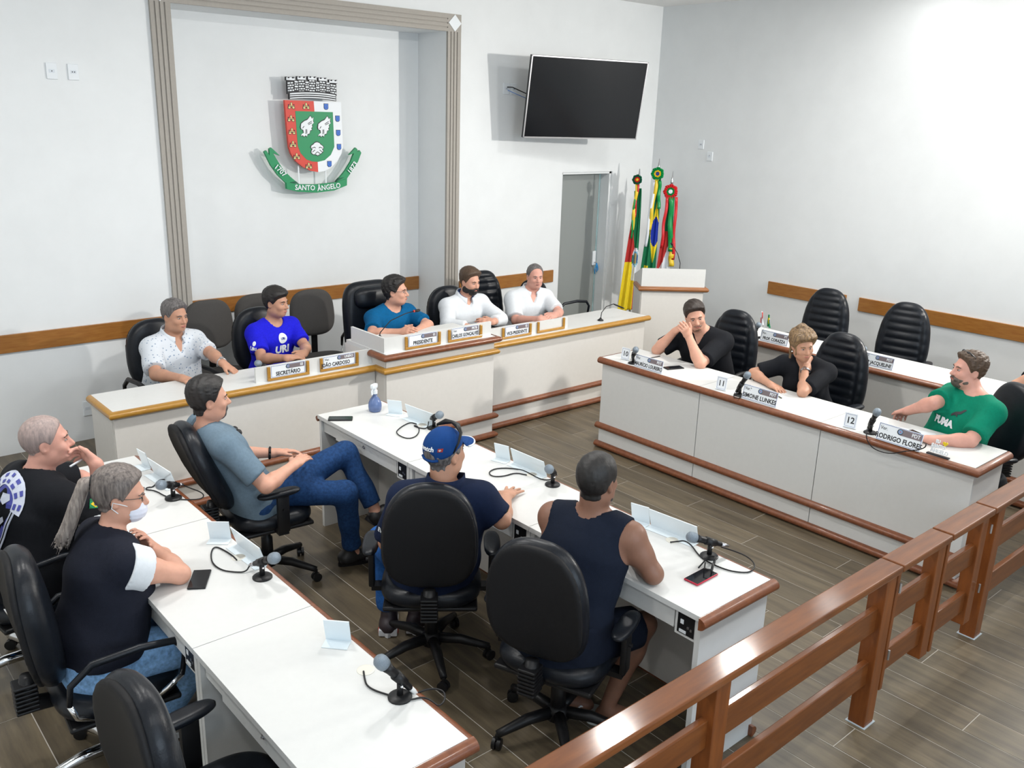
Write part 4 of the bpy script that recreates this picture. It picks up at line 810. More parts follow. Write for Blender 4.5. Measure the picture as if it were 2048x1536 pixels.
def star(t, m, r=.30, casters=True, z=.0, rot=.3, n=5):
    b = part('star_base', MB().lathe([(.055, .085), (.05, .13), (.035, .15)], 14), m, t, True)
    for k in range(n):
        a = rot + 2 * math.pi * k / n; c, s = math.cos(a), math.sin(a)
        part('base_arm', MB().tube([(.03 * c, .03 * s, .115), (.15 * c, .15 * s, .112), (.26 * c, .26 * s, .085), (r * c, r * s, .075)], [.028, .026, .02, .018], 8), m, b, True)
        w_ = MB().lathe([(.012, -.022), (.027, -.020), (.027, -.004), (.015, -.003), (.015, .003), (.027, .004), (.027, .020), (.012, .022)], 14).xf(Matrix.Translation((r * c, r * s, .027)) @ Matrix.Rotation(a + .8, 4, 'Z') @ Matrix.Rotation(math.pi / 2, 4, 'X'))
        w_.tube([(r * c, r * s, .04), (r * c, r * s, .075)], .009, 6)
        part('caster', w_, PLAS, b, 40)
def arm_T(t, s, z=.66, seat_w=.25):
    part('armrest', None, None, t, me=pad_me('arm_pad', .085, .25, .035, p=2.6, h=.008, m=BLK)); o = t.children[-1] if False else bpy.data.objects[bpy.context.scene.collection.objects[-1].name]
    o.location = (s * (seat_w + .05), .02, z); o.rotation_euler = (math.pi / 2 - .03, 0, 0)
    part('arm_post', MB().rbox(s * (seat_w + .05) - .014, s * (seat_w + .05) + .014, -.035, .035, .42, z - .012, .008).box(min(s * .1, s * (seat_w + .05)), max(s * .1, s * (seat_w + .05)), -.03, .03, .40, .425).tube([(s * (seat_w + .064), 0, .56), (s * (seat_w + .078), 0, .56)], .009, 8), PLAS, t, 40)
def arm_loop(t, s, z=.68, m=PLAS, thick=.016, seat_w=.25):
    x = s * (seat_w + .045)
    part('armrest', MB().tube([(x, -.20, z - .16), (x, -.22, z - .05), (x, -.18, z), (x, -.05, z + .015), (x, .12, z + .005), (x, .20, z - .06), (x, .21, z - .14)], [thick * .8, thick, thick * 1.15, thick * 1.2, thick * 1.15, thick, thick * .8], 8), m, t, True)
    part('arm_strut', MB().tube([(x, .21, z - .14), (x, .19, .50), (s * (seat_w - .02), .10, .415)], .010, 8), CHROME, t, True)
    part('arm_strut', MB().tube([(x, -.20, z - .16), (x, -.14, .50), (s * (seat_w - .02), -.08, .415)], .010, 8), CHROME, t, True)
def chair(name, label, loc, face, kind='task', arms='T', base=PLAS, recline=.12, rot=.3, back_h=None, lever=True, zseat=0., group=None, arm_z=.70):
    """local frame: front towards -y; face = world direction the sitter looks"""
    rz = math.atan2(face[1], face[0]) + math.pi / 2
    t = thing(name, label, 'chair', (loc[0], loc[1], 0), rz, group)
    if kind == 'grey':
        o = part('seat', None, None, t, me=pad_me('seat_grey', .50, .47, .07, p=3.4, bulge=.015, m=GREYF)); o.location = (0, 0, .445); o.rotation_euler = (-math.pi / 2, 0, 0)
        o = part('backrest', None, None, t, me=pad_me('back_grey', .45, .44, .06, p=3.0, bulge=.012, taper=.08, curve=-.03, m=GREYF)); o.location = (0, .25, .86); o.rotation_euler = (-recline, 0, 0)
        part('back_bar', MB().rbox(-.03, .03, .235, .25, .41, .72, .004), PLAS, t)
        if arms == 'loop':
            for s in (1,): arm_loop(t, s, .66, PLAS, .014, .22)
        part('column', MB().lathe([(.03, .12), (.026, .42)], 12), PLAS, t, True); star(t, PLAS, .21, rot=rot)
        return t
    o = part('seat', None, None, t, me=pad_me('seat_black', .50, .48, .085, p=3.2, bulge=.018, m=BLK)); o.location = (0, 0, .445 + zseat); o.rotation_euler = (-math.pi / 2 + .03, 0, 0)
    part('seat_pan', MB().rbox(-.23, .23, -.21, .21, .385, .41, .01), PLAS, t)
    if kind == 'task':
        o = part('backrest', None, None, t, me=pad_me('back_task', .465, .56, .085, p=2.7, bulge=.02, taper=.10, curve=-.035, m=BLK)); o.location = (0, .245 + (recline - .12) * .30, .815 - (recline - .12) * .08); o.rotation_euler = (-recline, 0, 0)
        q = part('back_shell', None, None, t, me=pad_me('shell_task', .445, .54, .03, p=2.7, bulge=.012, taper=.10, curve=-.035, m=BLKF)); q.location = (0, .285 + (recline - .12) * .30, .815 - (recline - .12) * .08); q.rotation_euler = (-recline, 0, 0)
        m = MB()
        m.tube([(0, .20, .42), (0, .30, .43), (0, .315, .48), (0, .30, .56)], [.03, .036, .036, .03], 10)
        part('back_support', m, PLAS, t, True)
        m = MB()
        for k in range(7): m.rbox(-.040, .040, .275, .36, .415 + k * .018, .428 + k * .018, .005)
        part('bellows', m, PLAS, t)
    elif kind == 'ribbed':
        o = part('backrest', None, None, t, me=pad_me('back_ribbed', .50, .70, .10, p=2.8, bulge=.015, rib=.072, taper=.22, curve=-.02, h=.0095, m=BLK)); o.location = (0, .27, .80); o.rotation_euler = (-recline, 0, 0)
        part('back_support', MB().rbox(-.05, .05, .19, .30, .39, .46, .01), PLAS, t)
    elif kind == 'president':
        o = part('backrest', None, None, t, me=pad_me('back_pres', .56, .72, .12, p=4.5, bulge=.01, taper=.05, curve=-.02, m=BLK)); o.location = (0, .27, .88); o.rotation_euler = (-recline, 0, 0)
        o = part('head_cushion', None, None, t, me=pad_me('head_pres', .40, .20, .10, p=3.2, bulge=.02, m=BLK)); o.location = (0, .225, 1.10); o.rotation_euler = (-recline, 0, 0)
        part('back_support', MB().rbox(-.05, .05, .19, .30, .39, .50, .01), PLAS, t)
    for s in (-1, 1):
        if arms == 'T': arm_T(t, s)
        elif arms == 'loop': arm_loop(t, s, .68)
        elif arms == 'chrome': arm_loop(t, s, arm_z, BLK, .013)
    part('column', MB().lathe([(.036, .12), (.034, .26), (.024, .27), (.024, .40)], 12), PLAS, t, True)
    if lever: part('lever', MB().tube([(.06, -.05, .385), (.22, -.10, .375), (.27, -.12, .36)], .008, 6).rbox(.25, .31, -.14, -.10, .345, .355, .004), PLAS, t, 40)
    star(t, base, .30, rot=rot)
    return t
def F_(a): return (math.cos(math.radians(a)), math.sin(math.radians(a)))
CH = {}
CH['J'] = chair('office_chair', 'black office chair with rounded back under the man in a blue cap', (-6.52, -4.30), F_(52), 'task', 'T', rot=.55)
CH['K'] = chair('office_chair', 'black office chair turned aside under the man in a navy tank top', (-6.42, -5.14), F_(22), 'task', 'T', rot=.9)
CH['I'] = chair('office_chair', 'reclined black office chair under the man in grey T-shirt and jeans', (-6.80, -3.02), F_(-6), 'task', 'T', recline=.40, rot=.2)
CH['M'] = chair('office_chair', 'black office chair on chrome base under the woman with a ponytail', (-8.02, -4.13), F_(-4), 'task', 'chrome', CHROME, rot=.35)
CH['L'] = chair('office_chair', 'black office chair on chrome base under the grey haired man at the left edge', (-8.10, -3.20), F_(8), 'task', 'chrome', CHROME, rot=.1)
CH['X'] = chair('office_chair', 'empty black office chair at the bottom left corner', (-7.955, -5.155), F_(4), 'task', 'T', rot=.7)
CH['H'] = chair('office_chair', 'black office chair under the man in a green T-shirt', (-2.80, -5.34), F_(150), 'task', 'T', recline=.22)
CH['F'] = chair('ribbed_chair', 'black ribbed chair behind the dark haired man at sign 10', (-2.72, -3.16), F_(183), 'ribbed', 'loop')
CH['G'] = chair('ribbed_chair', 'black ribbed chair behind the woman with her chin in her hand', (-2.72, -4.16), F_(180), 'ribbed', 'T')
chair('ribbed_chair', 'empty black ribbed chair nearer the lectern, back row by the wall', (-1.02, -3.08), F_(188), 'ribbed', 'T')
chair('ribbed_chair', 'empty black ribbed chair farther from the lectern, back row by the wall', (-1.02, -3.90), F_(190), 'ribbed', 'T')
chair('ribbed_chair', 'empty black ribbed chair between the two men in white at the dais', (-3.10, -.72), F_(-98), 'ribbed', 'none')
CH['E'] = chair('office_chair', 'black chair with chrome arm loops under the man in a white polo', (-2.44, -.88), F_(-4), 'task', 'chrome', arm_z=.865)
CH['D'] = chair('office_chair', 'black leather chair behind the bearded man in a white shirt', (-3.72, -.95), F_(-93), 'task', 'loop')
CH['C'] = chair('executive_chair', 'black high backed executive chair with head cushion at the raised middle desk', (-4.62, -1.02), F_(-88), 'president', 'loop')
CH['B'] = chair('office_chair', 'black office chair behind the man in a royal blue T-shirt', (-5.66, -.88), F_(-88), 'task', 'none')
CH['A'] = chair('office_chair', 'black office chair behind the man in a white printed polo', (-6.50, -.85), F_(-85), 'task', 'loop')
chair('visitor_chair', 'grey fabric chair between the printed polo man and the royal blue shirt man', (-5.87, -.32), F_(-92), 'grey')
chair('visitor_chair', 'grey fabric chair mostly hidden behind the royal blue shirt man', (-5.38, -.28), F_(-90), 'grey')
chair('visitor_chair', 'grey fabric chair between the royal blue shirt man and the executive chair', (-4.90, -.36), F_(-97), 'grey', 'loop')
# ================================================================ microphones
GRILLE = mat('mic_grille', (.24, .29, .34), .38, metal=.5, bump=.8, bscale=500)
def microphone(label, base, ax, cable, sleeve=None, disc=None, dlab=''):
    t = thing('microphone', label, 'microphone', base)
    a = Vector(ax).normalized(); p = Vector((0, 0, .075))
    part('base', MB().lathe([(.042, 0), (.042, .006), (.036, .011), (.014, .014)], 20), PLAS, t, 40)
    part('stem', MB().tube([(0, 0, .01), (0, 0, .045), (0, 0, .068)], [.012, .011, .011], 10), PLAS, t, True)
    part('knob', MB().ball((.0, -.013, .05), .006, 8, 6), CHROME, t, True)
    part('clip', MB().tube([p - a * .030, p + a * .028], [.0165, .0195], 14), PLAS, t, True)
    part('handle', MB().tube([p - a * .065, p - a * .06, p + a * .06, p + a * .085], [.009, .0115, .0165, .021], 14), PLAS, t, True)
    part('grille', MB().lathe([(.018, -.022), (.024, -.018), (.0255, -.006), (.0255, .002), (.0235, .014), (.016, .023), (.006, .027)], 18).xf(Matrix.Translation(p + a * .108) @ a.to_track_quat('Z', 'Y').to_matrix().to_4x4()), GRILLE, t, True)
    part('connector', MB().tube([p - a * .063, p - a * .085, p - a * .105], [.0095, .0095, .006], 10), STEEL if sleeve is None else sleeve, t, True)
    if cable:
        q = [p - a * .10] + [Vector(c) - Vector(base) for c in cable]
        # smooth the path
        for _ in range(2):
            r = [q[0]]
            for i in range(len(q) - 1): r += [q[i] * .75 + q[i + 1] * .25, q[i] * .25 + q[i + 1] * .75]
            q = r + [q[-1]]
        part('cable', MB().tube(q, .0034, 6), PLAS, t, True)
    if disc:
        tag(part('cable_grommet', MB().lathe([(.032, 0), (.032, .002), (.028, .003)], 20).xf(Matrix.Translation((disc[0], disc[1], .795))), mat('cream_plastic', (.72, .70, .62), .4)), 'round cream cable cover set in the %s' % dlab, 'cable cover')
MICLAB = dict(n1='desk microphone standing on the nearest row before the grey haired man', n2='desk microphone standing on the nearest row in front of the ponytail woman', n3='desk microphone standing on the nearest row on its empty near desk',
    m1='desk microphone standing on the middle row far desk beyond the blue cap', m2='desk microphone standing on the middle row centre desk by the resting hand', m3='desk microphone standing on the middle row near desk above the red phone',
    r1='desk microphone in front of the young man in black', r2='desk microphone in front of the woman in black', r3='desk microphone in front of the man in green',
    s1='desk microphone standing on the back row beside the mini flags', s2='desk microphone standing on the back row before an empty chair', d1='desk microphone standing on the dais in front of the royal blue shirt man')
DISC = dict(m1=(-5.775, -3.17), m2=(-5.763, -4.20), m3=(-5.765, -5.20), n2=(-7.445, -4.125), n3=(-7.452, -5.185))
WSL = mat('white_sleeve', (.7, .7, .68), .5)
for k, (bs, ax) in MICS.items():
    microphone(MICLAB[k], bs, ax, CABLES.get(k), WSL if k in ('n3',) else None, DISC.get(k), {'m1': 'far desk of the middle row', 'm2': 'centre desk of the middle row', 'm3': 'near desk of the middle row', 'n2': 'desk of the ponytail woman', 'n3': 'empty near desk of the nearest row'}.get(k, ''))
goose('gooseneck_microphone', 'black gooseneck microphone bent over on the right end of the dais', (-2.62, -1.72, ZD), [(0, 0, .02), (.01, .0, .08), (.06, -.01, .135), (.14, -.03, .155)], (.27, -.06, .10), .004, .008, .03)
goose('gooseneck_microphone', 'long black gooseneck microphone with red ring at the raised middle desk', (-5.02, -1.50, .912), [(0, 0, .02), (.005, .0, .05), (.10, -.01, .14), (.24, -.02, .185), (.33, -.02, .195)], (.39, -.02, .197), .004, .012, .03, RED)
# ================================================================ blank acrylic sign holders on the members' desks
def acryl(label, x, y, w_, h_, yaw=0., lean=.25):
    t = thing('acrylic_sign', label, 'sign holder', (x, y, .796), yaw)
    M = frame_M((0, 0, .001), (0, -1, 0), (-math.sin(lean), 0, math.cos(lean)))
    part('panel', MB().box(-w_ / 2, w_ / 2, 0, h_, -.004, 0).xf(M), ACRY, t)
    part('foot', MB().box(-.055, .0, -w_ / 2, w_ / 2, 0, .002), ACRY, t)
for lab, x, y, yaw in (('far desk of the middle row', -5.79, -2.885, .63), ('centre desk of the middle row', -5.745, -3.93, .30), ('near desk of the middle row', -5.735, -4.975, .25),
        ('far desk of the nearest row', -7.395, -2.84, .12), ('centre desk of the nearest row', -7.435, -3.908, .88), ('near desk of the nearest row', -7.433, -4.963, .75)):
    acryl('square blank acrylic sign on the ' + lab, x, y, .098, .10, yaw)
for lab, x, y, yaw in (('far desk of the middle row', -5.748, -3.125, .10), ('centre desk of the middle row', -5.725, -4.14, .03), ('near desk of the middle row', -5.71, -5.165, .10),
        ('far desk of the nearest row', -7.385, -3.09, .08), ('centre desk of the nearest row', -7.393, -4.14, .04)):
    acryl('long blank acrylic sign on the ' + lab, x, y, .27, .10, yaw, .3)
# ================================================================ phones, bottle, papers
def phone(label, c, yaw, scr=PLAS, case=PLAS, z=.7955, w_=.074, l_=.155):
    t = thing('phone', label, 'phone', (c[0], c[1], z), yaw)
    part('case', MB().rbox(-w_ / 2, w_ / 2, -l_ / 2, l_ / 2, 0, .009, .004), case, t, 50)
    part('screen', MB().box(-w_ / 2 + .003, w_ / 2 - .003, -l_ / 2 + .004, l_ / 2 - .004, .0088, .0094), mat('phone_glass', (.012, .013, .016), .1), t)
phone('black phone lying beside the ponytail woman', (-7.66, -4.213), math.radians(-32))
phone('dark phone lying on the far desk of the middle row', (-6.137, -2.770), math.radians(55), mat('p2', (.02, .02, .02), .3))
phone('phone in a red case lying on the near desk of the middle row', (-5.948, -5.510), math.radians(-88), case=mat('red_case', (.5, .02, .05), .35))
phone('dark phone lying behind the nameplate at sign 10', (-3.36, -3.24), math.radians(70))
phone('blue edged phone on papers at sign 12', (-3.34, -5.165), math.radians(70), case=mat('blue_case', (.02, .10, .30), .35), z=.8008)
phone('dark phone lying on the dais in front of the royal blue shirt man', (-5.90, -1.55), math.radians(80), z=.8045)
# sunglasses beside the red phone
sg = thing('sunglasses', 'folded black sunglasses leaning on the red cased phone', 'sunglasses', (-5.85, -5.50, .796), .5)
for s in (-1, 1):
    part('lens', MB().ball((s * .034, .0, .028), (.03, .006, .022), 12, 8), PLAS, sg, True)
    part('temple', MB().tube([(s * .066, 0, .034), (s * .066, .03, .03), (-s * .03, .05 + s * .01, .012)], .0035, 6), PLAS, sg, True)
part('bridge', MB().tube([(-.01, 0, .036), (0, -.004, .04), (.01, 0, .036)], .004, 6), PLAS, sg, True)
# spray bottle
sb = thing('spray_bottle', 'translucent blue spray bottle with white trigger on the middle row', 'bottle', (-5.868, -2.758, .795), .4)
part('bottle', MB().lathe([(.034, 0), (.042, .01), (.045, .035), (.043, .06), (.032, .085), (.02, .10), (.016, .105), (.016, .125)], 20), mat('blue_translucent', (.16, .24, .48), .2, trans=.45), sb, True)
part('trigger_head', MB().lathe([(.018, .122), (.018, .145), (.012, .15), (.012, .165)], 14).rbox(-.035, .02, -.013, .013, .16, .19, .006).tube([(-.02, 0, .165), (-.034, 0, .145), (-.03, 0, .12)], .006, 8), WHITE, sb, 40)
# papers
def paper(label, c, yaw, z, n=3, w_=.21, l_=.297):
    m = MB()
    for k in range(n): m.xf(Matrix.Identity(4)); q = MB().box(-w_ / 2, w_ / 2, -l_ / 2, l_ / 2, k * .0016, k * .0016 + .0011).xf(Matrix.Rotation(.05 * k, 4, 'Z')); m.add(q.v, q.f)
    o = part('paper_stack', m, WHITE); o.location = (c[0], c[1], z); o.rotation_euler = (0, 0, yaw); tag(o, label, 'papers')
paper('loose white papers under the phone at sign 12', (-3.33, -5.17), .25, .7955)
paper('white papers lying on the back row desk behind the green shirted man', (-1.62, -5.28), .1, .7955)
def blade(label, x, y): pass
nameplate('acrylic nameplate on the back row at the right edge of the picture', fac_x(-1.92, -5.36, .798), .285, .098, ('Ver.', '', .8), '', .04, True)
# little letter sign with a yellow heart
ls = thing('letter_sign', 'little white letter sign with a yellow heart on a black base', 'desk sign', (-3.575, -5.47, .796), -.03)
M = frame_M((0, 0, .006), (0, -1, 0), (.05, 0, 1))
part('base', MB().box(-.068, .068, -.004, .004, -.012, .012).xf(frame_M((0, 0, .004), (0, -1, 0), (0, 0, 1))), INK, ls)
for s, x, y, sz in (('EU', -.015, .082, .028), ('SANTO', -.008, .052, .032), ('ÂNGELO', .004, .022, .034)):
    part('letter_row', text_mb(s, sz, .006, .8, 'CENTER', .0014).xf(M @ Matrix.Translation((x, y, 0))), WHITE, ls)
hp = [(0, -.016)] + [(.016 * math.sin(a) ** 3, .001 * (13 * math.cos(a) - 5 * math.cos(2 * a) - 2 * math.cos(3 * a) - math.cos(4 * a))) for a in np.linspace(math.pi * .95, -math.pi * .95, 22)]
part('heart', MB().prism(hp, -.003, .003).xf(M @ Matrix.Translation((.030, .080, 0))), YEL, ls)
# mini flags
mf = thing('mini_flag_stand', 'little stand with two tiny flags on the back row desk', 'mini flags', (-1.86, -3.045, .795))
part('stand', MB().lathe([(.03, 0), (.03, .012), (.01, .016)], 14), PLAS, mf, True)
for k, (yy, hh) in enumerate(((.03, .25), (-.045, .235))):
    fl = part('stick', MB().tube([(0, 0, .01), (.01, yy, hh)], .002, 6), WHITE, mf)
    m = MB()
    v = []
    for j in range(9):
        for i in range(7): v.append((.01 - .012 * math.sin(i * 1.3 + j * .3), yy - (.004 + .030 * i / 6) * (.35 + .65 * j / 8), hh - .115 * j / 8 - .01 * i / 6))
    m.v = v
    for j in range(8):
        for i in range(6):
            a = j * 7 + i; m.f.append((a, a + 1, a + 8, a + 7))
            x, y = i - 2.5, j - 3.5
            m.m.append((0 if (j < 4) != (i < 3) else 1) if k == 0 else (2 if abs(x) + abs(y) < 1.6 else 1 if abs(x) * 1.1 + abs(y) * .8 < 2.9 else 0))
    part('tiny_flag', m, [CR_, CW] if k == 0 else [CG, CY, CB], fl, True)
tag(part('pen', MB().tube([(-.02, -.03, .0), (.02, .05, .0)], .004, 6).xf(Matrix.Translation((-3.33, -4.20, .8005))), mat('pen_dark', (.05, .05, .03), .4)), 'dark pen lying under the hand of the woman at sign 11', 'pen')
# ================================================================ people
def npv(*a): return np.array(a, float)
def unit(v): v = np.array(v, float); return v / (np.linalg.norm(v) + 1e-9)
def fdir(a, p=0.): a, p = math.radians(a), math.radians(p); return npv(math.cos(a) * math.cos(p), math.sin(a) * math.cos(p), math.sin(p))
def clipcone(s, a, b_, ra, rb, k=.02, flat=None, ca=None, cb=None):
    """cone whose ends are cut flat (hems): ca / cb = extra length kept beyond each end, None = round"""
    a = npv(*a); b_ = npv(*b_); ab = b_ - a; L = np.linalg.norm(ab); u = ab / L; R = max(ra, rb) * (1 if flat is None else max(1, flat[1]))
    def fn(X, Y, Z):
        x, y, z = X - a[0], Y - a[1], Z - a[2]; tl = x * u[0] + y * u[1] + z * u[2]; t = np.clip(tl / L, 0, 1)
        dx, dy, dz = x - tl * u[0] if cb is not None and False else x - t * ab[0], y - t * ab[1], z - t * ab[2]
        if flat is not None:
            n, q = flat; pn = dx * n[0] + dy * n[1] + dz * n[2]; c = pn * (1 / q - 1); dx, dy, dz = dx + c * n[0], dy + c * n[1], dz + c * n[2]
        d = np.sqrt(dx * dx + dy * dy + dz * dz) - (ra + t * (rb - ra))
        if cb is not None: d = np.maximum(d, tl - L - cb)
        if ca is not None: d = np.maximum(d, -tl - ca)
        return d
    return s.union(np.minimum(a, b_) - R, np.maximum(a, b_) + R, fn, k)
def hand(s, w_, tip, n, right, curl=.35, spread=.06, sc=1., thumb=1.):
    d = unit(tip - w_); n = unit(n - d * (n @ d)); l = np.cross(n, d) * (-1 if right else 1)
    s.cone(w_ - d * .012, w_ + d * .03 * sc, .024 * sc, .024 * sc, .015, (l, 1.25))
    s.cone(w_ + d * .025 * sc, w_ + d * .078 * sc, .0165 * sc, .0155 * sc, .012, (l, 2.35))
    for i in range(4):
        off = (.031 - .0205 * i) * sc; base = w_ + d * (.084 - .0035 * abs(i - 1)) * sc + l * off
        ln = [.072, .080, .074, .058][i] * sc; sp = (1.3 - i) * spread
        r0 = [.0098, .0100, .0096, .0086][i] * sc; p = base; ang = curl * .5
        for q, fr in enumerate((.44, .31, .25)):
            dd = unit(unit(d + l * sp) * math.cos(ang) + n * math.sin(ang)); e = p + dd * ln * fr
            s.cone(p, e, r0 * (1 - .09 * q), r0 * (1 - .09 * (q + 1)), .0045); p = e; ang += curl * (.9 if q == 0 else .6)
    b0 = w_ + d * .028 * sc + l * .026 * sc; b1 = b0 + unit(d * .62 + l * .72 * thumb + n * .22) * .040 * sc; b2 = b1 + unit(d * .88 + l * .30 * thumb + n * .28) * .032 * sc
    s.cone(b0 - d * .01, b1, .0145 * sc, .0118 * sc, .012); s.cone(b1, b2, .0115 * sc, .0088 * sc, .006)
def wrinkle(s, amp, seed, fr=26.):
    rs = np.random.RandomState(seed); X = s.ax[0][:, None, None]; Y = s.ax[1][None, :, None]; Z = s.ax[2][None, None, :]
    for k in range(4):
        v = unit(rs.normal(size=3)) * fr * (.6 + .8 * rs.rand()); ph = rs.rand() * 6
        w2 = unit(rs.normal(size=3)) * fr * .25
        s.d += (amp * (.5 - .12 * k) * np.sin(v[0] * X + v[1] * Y + v[2] * Z + ph + 1.6 * np.sin(w2[0] * X + w2[1] * Y + w2[2] * Z))).astype(np.float32)
SKIN = {}
def skin(name, c): return mat('skin_' + name, c, .48, noise=.06, nscale=18, bump=.04, bscale=220, spec=.35, sss=.12)
SK_L = skin('light', (.62, .33, .235)); SK_M = skin('tan', (.50, .265, .175)); SK_R = skin('rosy', (.62, .32, .25)); SK_D = skin('brown', (.235, .118, .078))
EYEW = mat('eye_white', (.40, .36, .34), .3); EYED = mat('eye_dark', (.025, .015, .01), .2); LIP = mat('lips', (.42, .135, .11), .45); LIPD = mat('lips_dark', (.26, .10, .08), .45)
def hairm(name, c, c2=None, r=.55): return mat('hair_' + name, c, r, col2=c2 or [x * .45 for x in c], nscale=14, stretch=(7, 7, .7), bump=.35, bscale=14)
H_BLK = hairm('black', (.018, .015, .014)); H_DK = hairm('dark_brown', (.035, .022, .016)); H_GR = hairm('grey', (.20, .185, .18), (.05, .045, .045)); H_BR = hairm('brown', (.10, .06, .035), (.05, .03, .018))
H_SH = hairm('shaved', (.40, .30, .27), (.24, .19, .18)); H_BL = hairm('blonde_streak', (.30, .19, .09), (.07, .04, .022)); H_PT = hairm('ponytail', (.36, .31, .27), (.12, .095, .085)); H_PM = hairm('ash_brown', (.22, .185, .165), (.06, .048, .045))
class Person: pass
def person(key, label, J, skinm, top, bottom, hair=None, build=1., fem=False, hands=None, face=None, shoe=None, legs=True, headscale=.97, belly=0.):
    P = Person(); P.J = J = {k: (np.array(v, float) if isinstance(v, tuple) else v) for k, v in J.items()}
    f = fdir(J['face']); r = npv(f[1], -f[0], 0); pel, neck, hc = J['pelvis'], J['neck'], J['head']
    t = unit(neck - pel); tf = unit(f - t * (f @ t)); TL = np.linalg.norm(neck - pel)
    for s_, sg in (('R', 1), ('L', -1)):
        if 'k' + s_ not in J: J['k' + s_] = pel + f * .42 + r * sg * .12 + npv(0, 0, -.03)
        if 'a' + s_ not in J: J['a' + s_] = npv(*(J['k' + s_] + f * .03)[:2], .10)
    hf = fdir(J['hface'], J['hpitch']); hr = unit(npv(hf[1], -hf[0], 0)); hu = np.cross(hr, hf)
    ro = math.radians(J['hroll']); hr, hu = hr * math.cos(ro) - hu * math.sin(ro), hu * math.cos(ro) + hr * math.sin(ro)
    P.f, P.r, P.t, P.tf, P.hf, P.hr, P.hu, P.TL = f, r, t, tf, hf, hr, hu, TL
    hs = headscale * (.95 if fem else 1.)
    P.hs = hs
    def hp(x, y, z): return hc + (hr * x + hf * y + hu * z) * hs        # x right, y forward, z up
    P.hp = hp
    root = thing('person', label, 'person', (float(pel[0]), float(pel[1]), 0)); P.root = root; o0 = npv(root.location[0], root.location[1], 0)
    P.o0 = o0
    def add(name, V, F, m, relax=1, parent=root, lab=None):
        me = sdf_mesh(name, V - o0, F, m, relax); o = link(bpy.data.objects.new(name, me)); o.parent = parent
        if lab: o['label'] = lab
        return o
    P.add = add
    def addmb(name, mb, m, smooth=True, parent=root, lab=None):
        mb.v = [tuple(np.array(v) - o0) for v in mb.v]; return part(name, mb, m, parent, smooth, label=lab)
    P.addmb = addmb
    bw = build
    pts = np.array([J[k] for k in J if isinstance(J[k], np.ndarray)]); lo = pts.min(0) - .2; hi = pts.max(0) + .2; lo[2] = -.01
    fine = [(hc - .16, hc + .16)] + [(np.minimum(J['w' + s_], J['t' + s_]) - .07, np.maximum(J['w' + s_], J['t' + s_]) + .07) for s_ in 'RL']
    B = SDF(lo, hi, .012, fine, .0058)
    # ---- torso
    def torso(S, inf, k=.05, low=0.):
        q = lambda a, d_, dep, wid: (pel + t * TL * a + tf * d_, dep, wid)
        ch = [q(-.02 + low, -.01, .108 * bw + inf, 1.50), q(.22, .012 + belly * .5, (.105 + belly) * bw + inf, 1.42), q(.50, .010 + belly * .3, (.106 + belly * .4) * bw + inf, 1.40 if not fem else 1.30), q(.74, .0, .108 * bw + inf, 1.50 if not fem else 1.36), q(.90, -.012, .078 * bw + inf, 1.62 if not fem else 1.5)]
        for (p0, r0, w0), (p1, r1, w1) in zip(ch[:-1], ch[1:]): S.cone(p0, p1, r0, r1, k, (r, (w0 + w1) / 2))
        for sg in (-1, 1):
            sh = J['s' + ('R' if sg > 0 else 'L')]
            S.cone(pel + t * TL * .86 + r * sg * .06, sh, .072 * bw + inf, .056 * bw + inf, .04)
            S.cone(neck + t * .005 + r * sg * .03 - tf * .015, sh + t * .012, .040 * bw + inf, .046 * bw + inf, .04)
            if fem: S.ell(pel + t * TL * .62 + tf * .085 + r * sg * .075, (r, tf, t), (.07 + inf, .065 + inf, .07 + inf), .03)
            else: S.ell(pel + t * TL * .70 + tf * .07 + r * sg * .075, (r, tf, t), (.085 + inf, .05 + inf, .07 + inf), .04)
    P.torso = torso
    torso(B, 0.)
    B.cone(neck - t * .03 - tf * .01, hp(0, -.018, -.06), (.058 if not fem else .048) * min(bw, 1.12), (.055 if not fem else .046) * hs * min(bw, 1.12), .03)
    # ---- arms and hands
    ab = .92 if fem else 1.; ab *= .5 + .5 * bw
    hands = hands or {}
    for s_ in 'RL':
        sh, el, wr, tp = J['s' + s_], J['e' + s_], J['w' + s_], J['t' + s_]
        B.cone(sh, sh + (el - sh) * .45, .054 * ab, .050 * ab, .03); B.cone(sh + (el - sh) * .4, el, .050 * ab, .040 * ab, .025)
        B.cone(el, el + (wr - el) * .3, .0405 * ab, .043 * ab, .02); B.cone(el + (wr - el) * .25, wr, .043 * ab, .027 * ab, .02)
        hd = hands.get(s_, {}); n = hd.get('n', (0, 0, -1))
        hand(B, wr, tp, npv(*n), s_ == 'R', hd.get('curl', .35), hd.get('spread', .06), (.93 if fem else 1.02), hd.get('thumb', 1.))
    # ---- legs
    for s_, sg in (('R', 1), ('L', -1)):
        hj = pel + r * sg * .085 + npv(0, 0, -.01) + f * .02; kn, an = J['k' + s_], J['a' + s_]
        B.cone(hj, kn, .082 * bw, .054, .04); B.cone(kn, kn + (an - kn) * .35, .052, .053, .03); B.cone(kn + (an - kn) * .3, an, .053, .034, .03)
        ft = J.get('ft' + s_); fd = unit(ft) if ft is not None else f
        B.cone(an + npv(0, 0, -.03), npv(an[0], an[1], max(.028, an[2] - .065)) + fd * .13, .036, .024, .02, (np.cross(fd, [0, 0, 1]), 1.3))
        B.cone(an + npv(0, 0, -.045), an + npv(0, 0, -.05) - fd * .03, .034, .03, .02)
    # ---- head
    A3 = (hr, hf, hu)
    B.ell(hp(0, -.012, .030), A3, npv(.077, .097, .092) * hs, .02)
    B.ell(hp(0, .024, -.030), A3, npv(.066 if not fem else .062, .070, .088) * hs, .03)
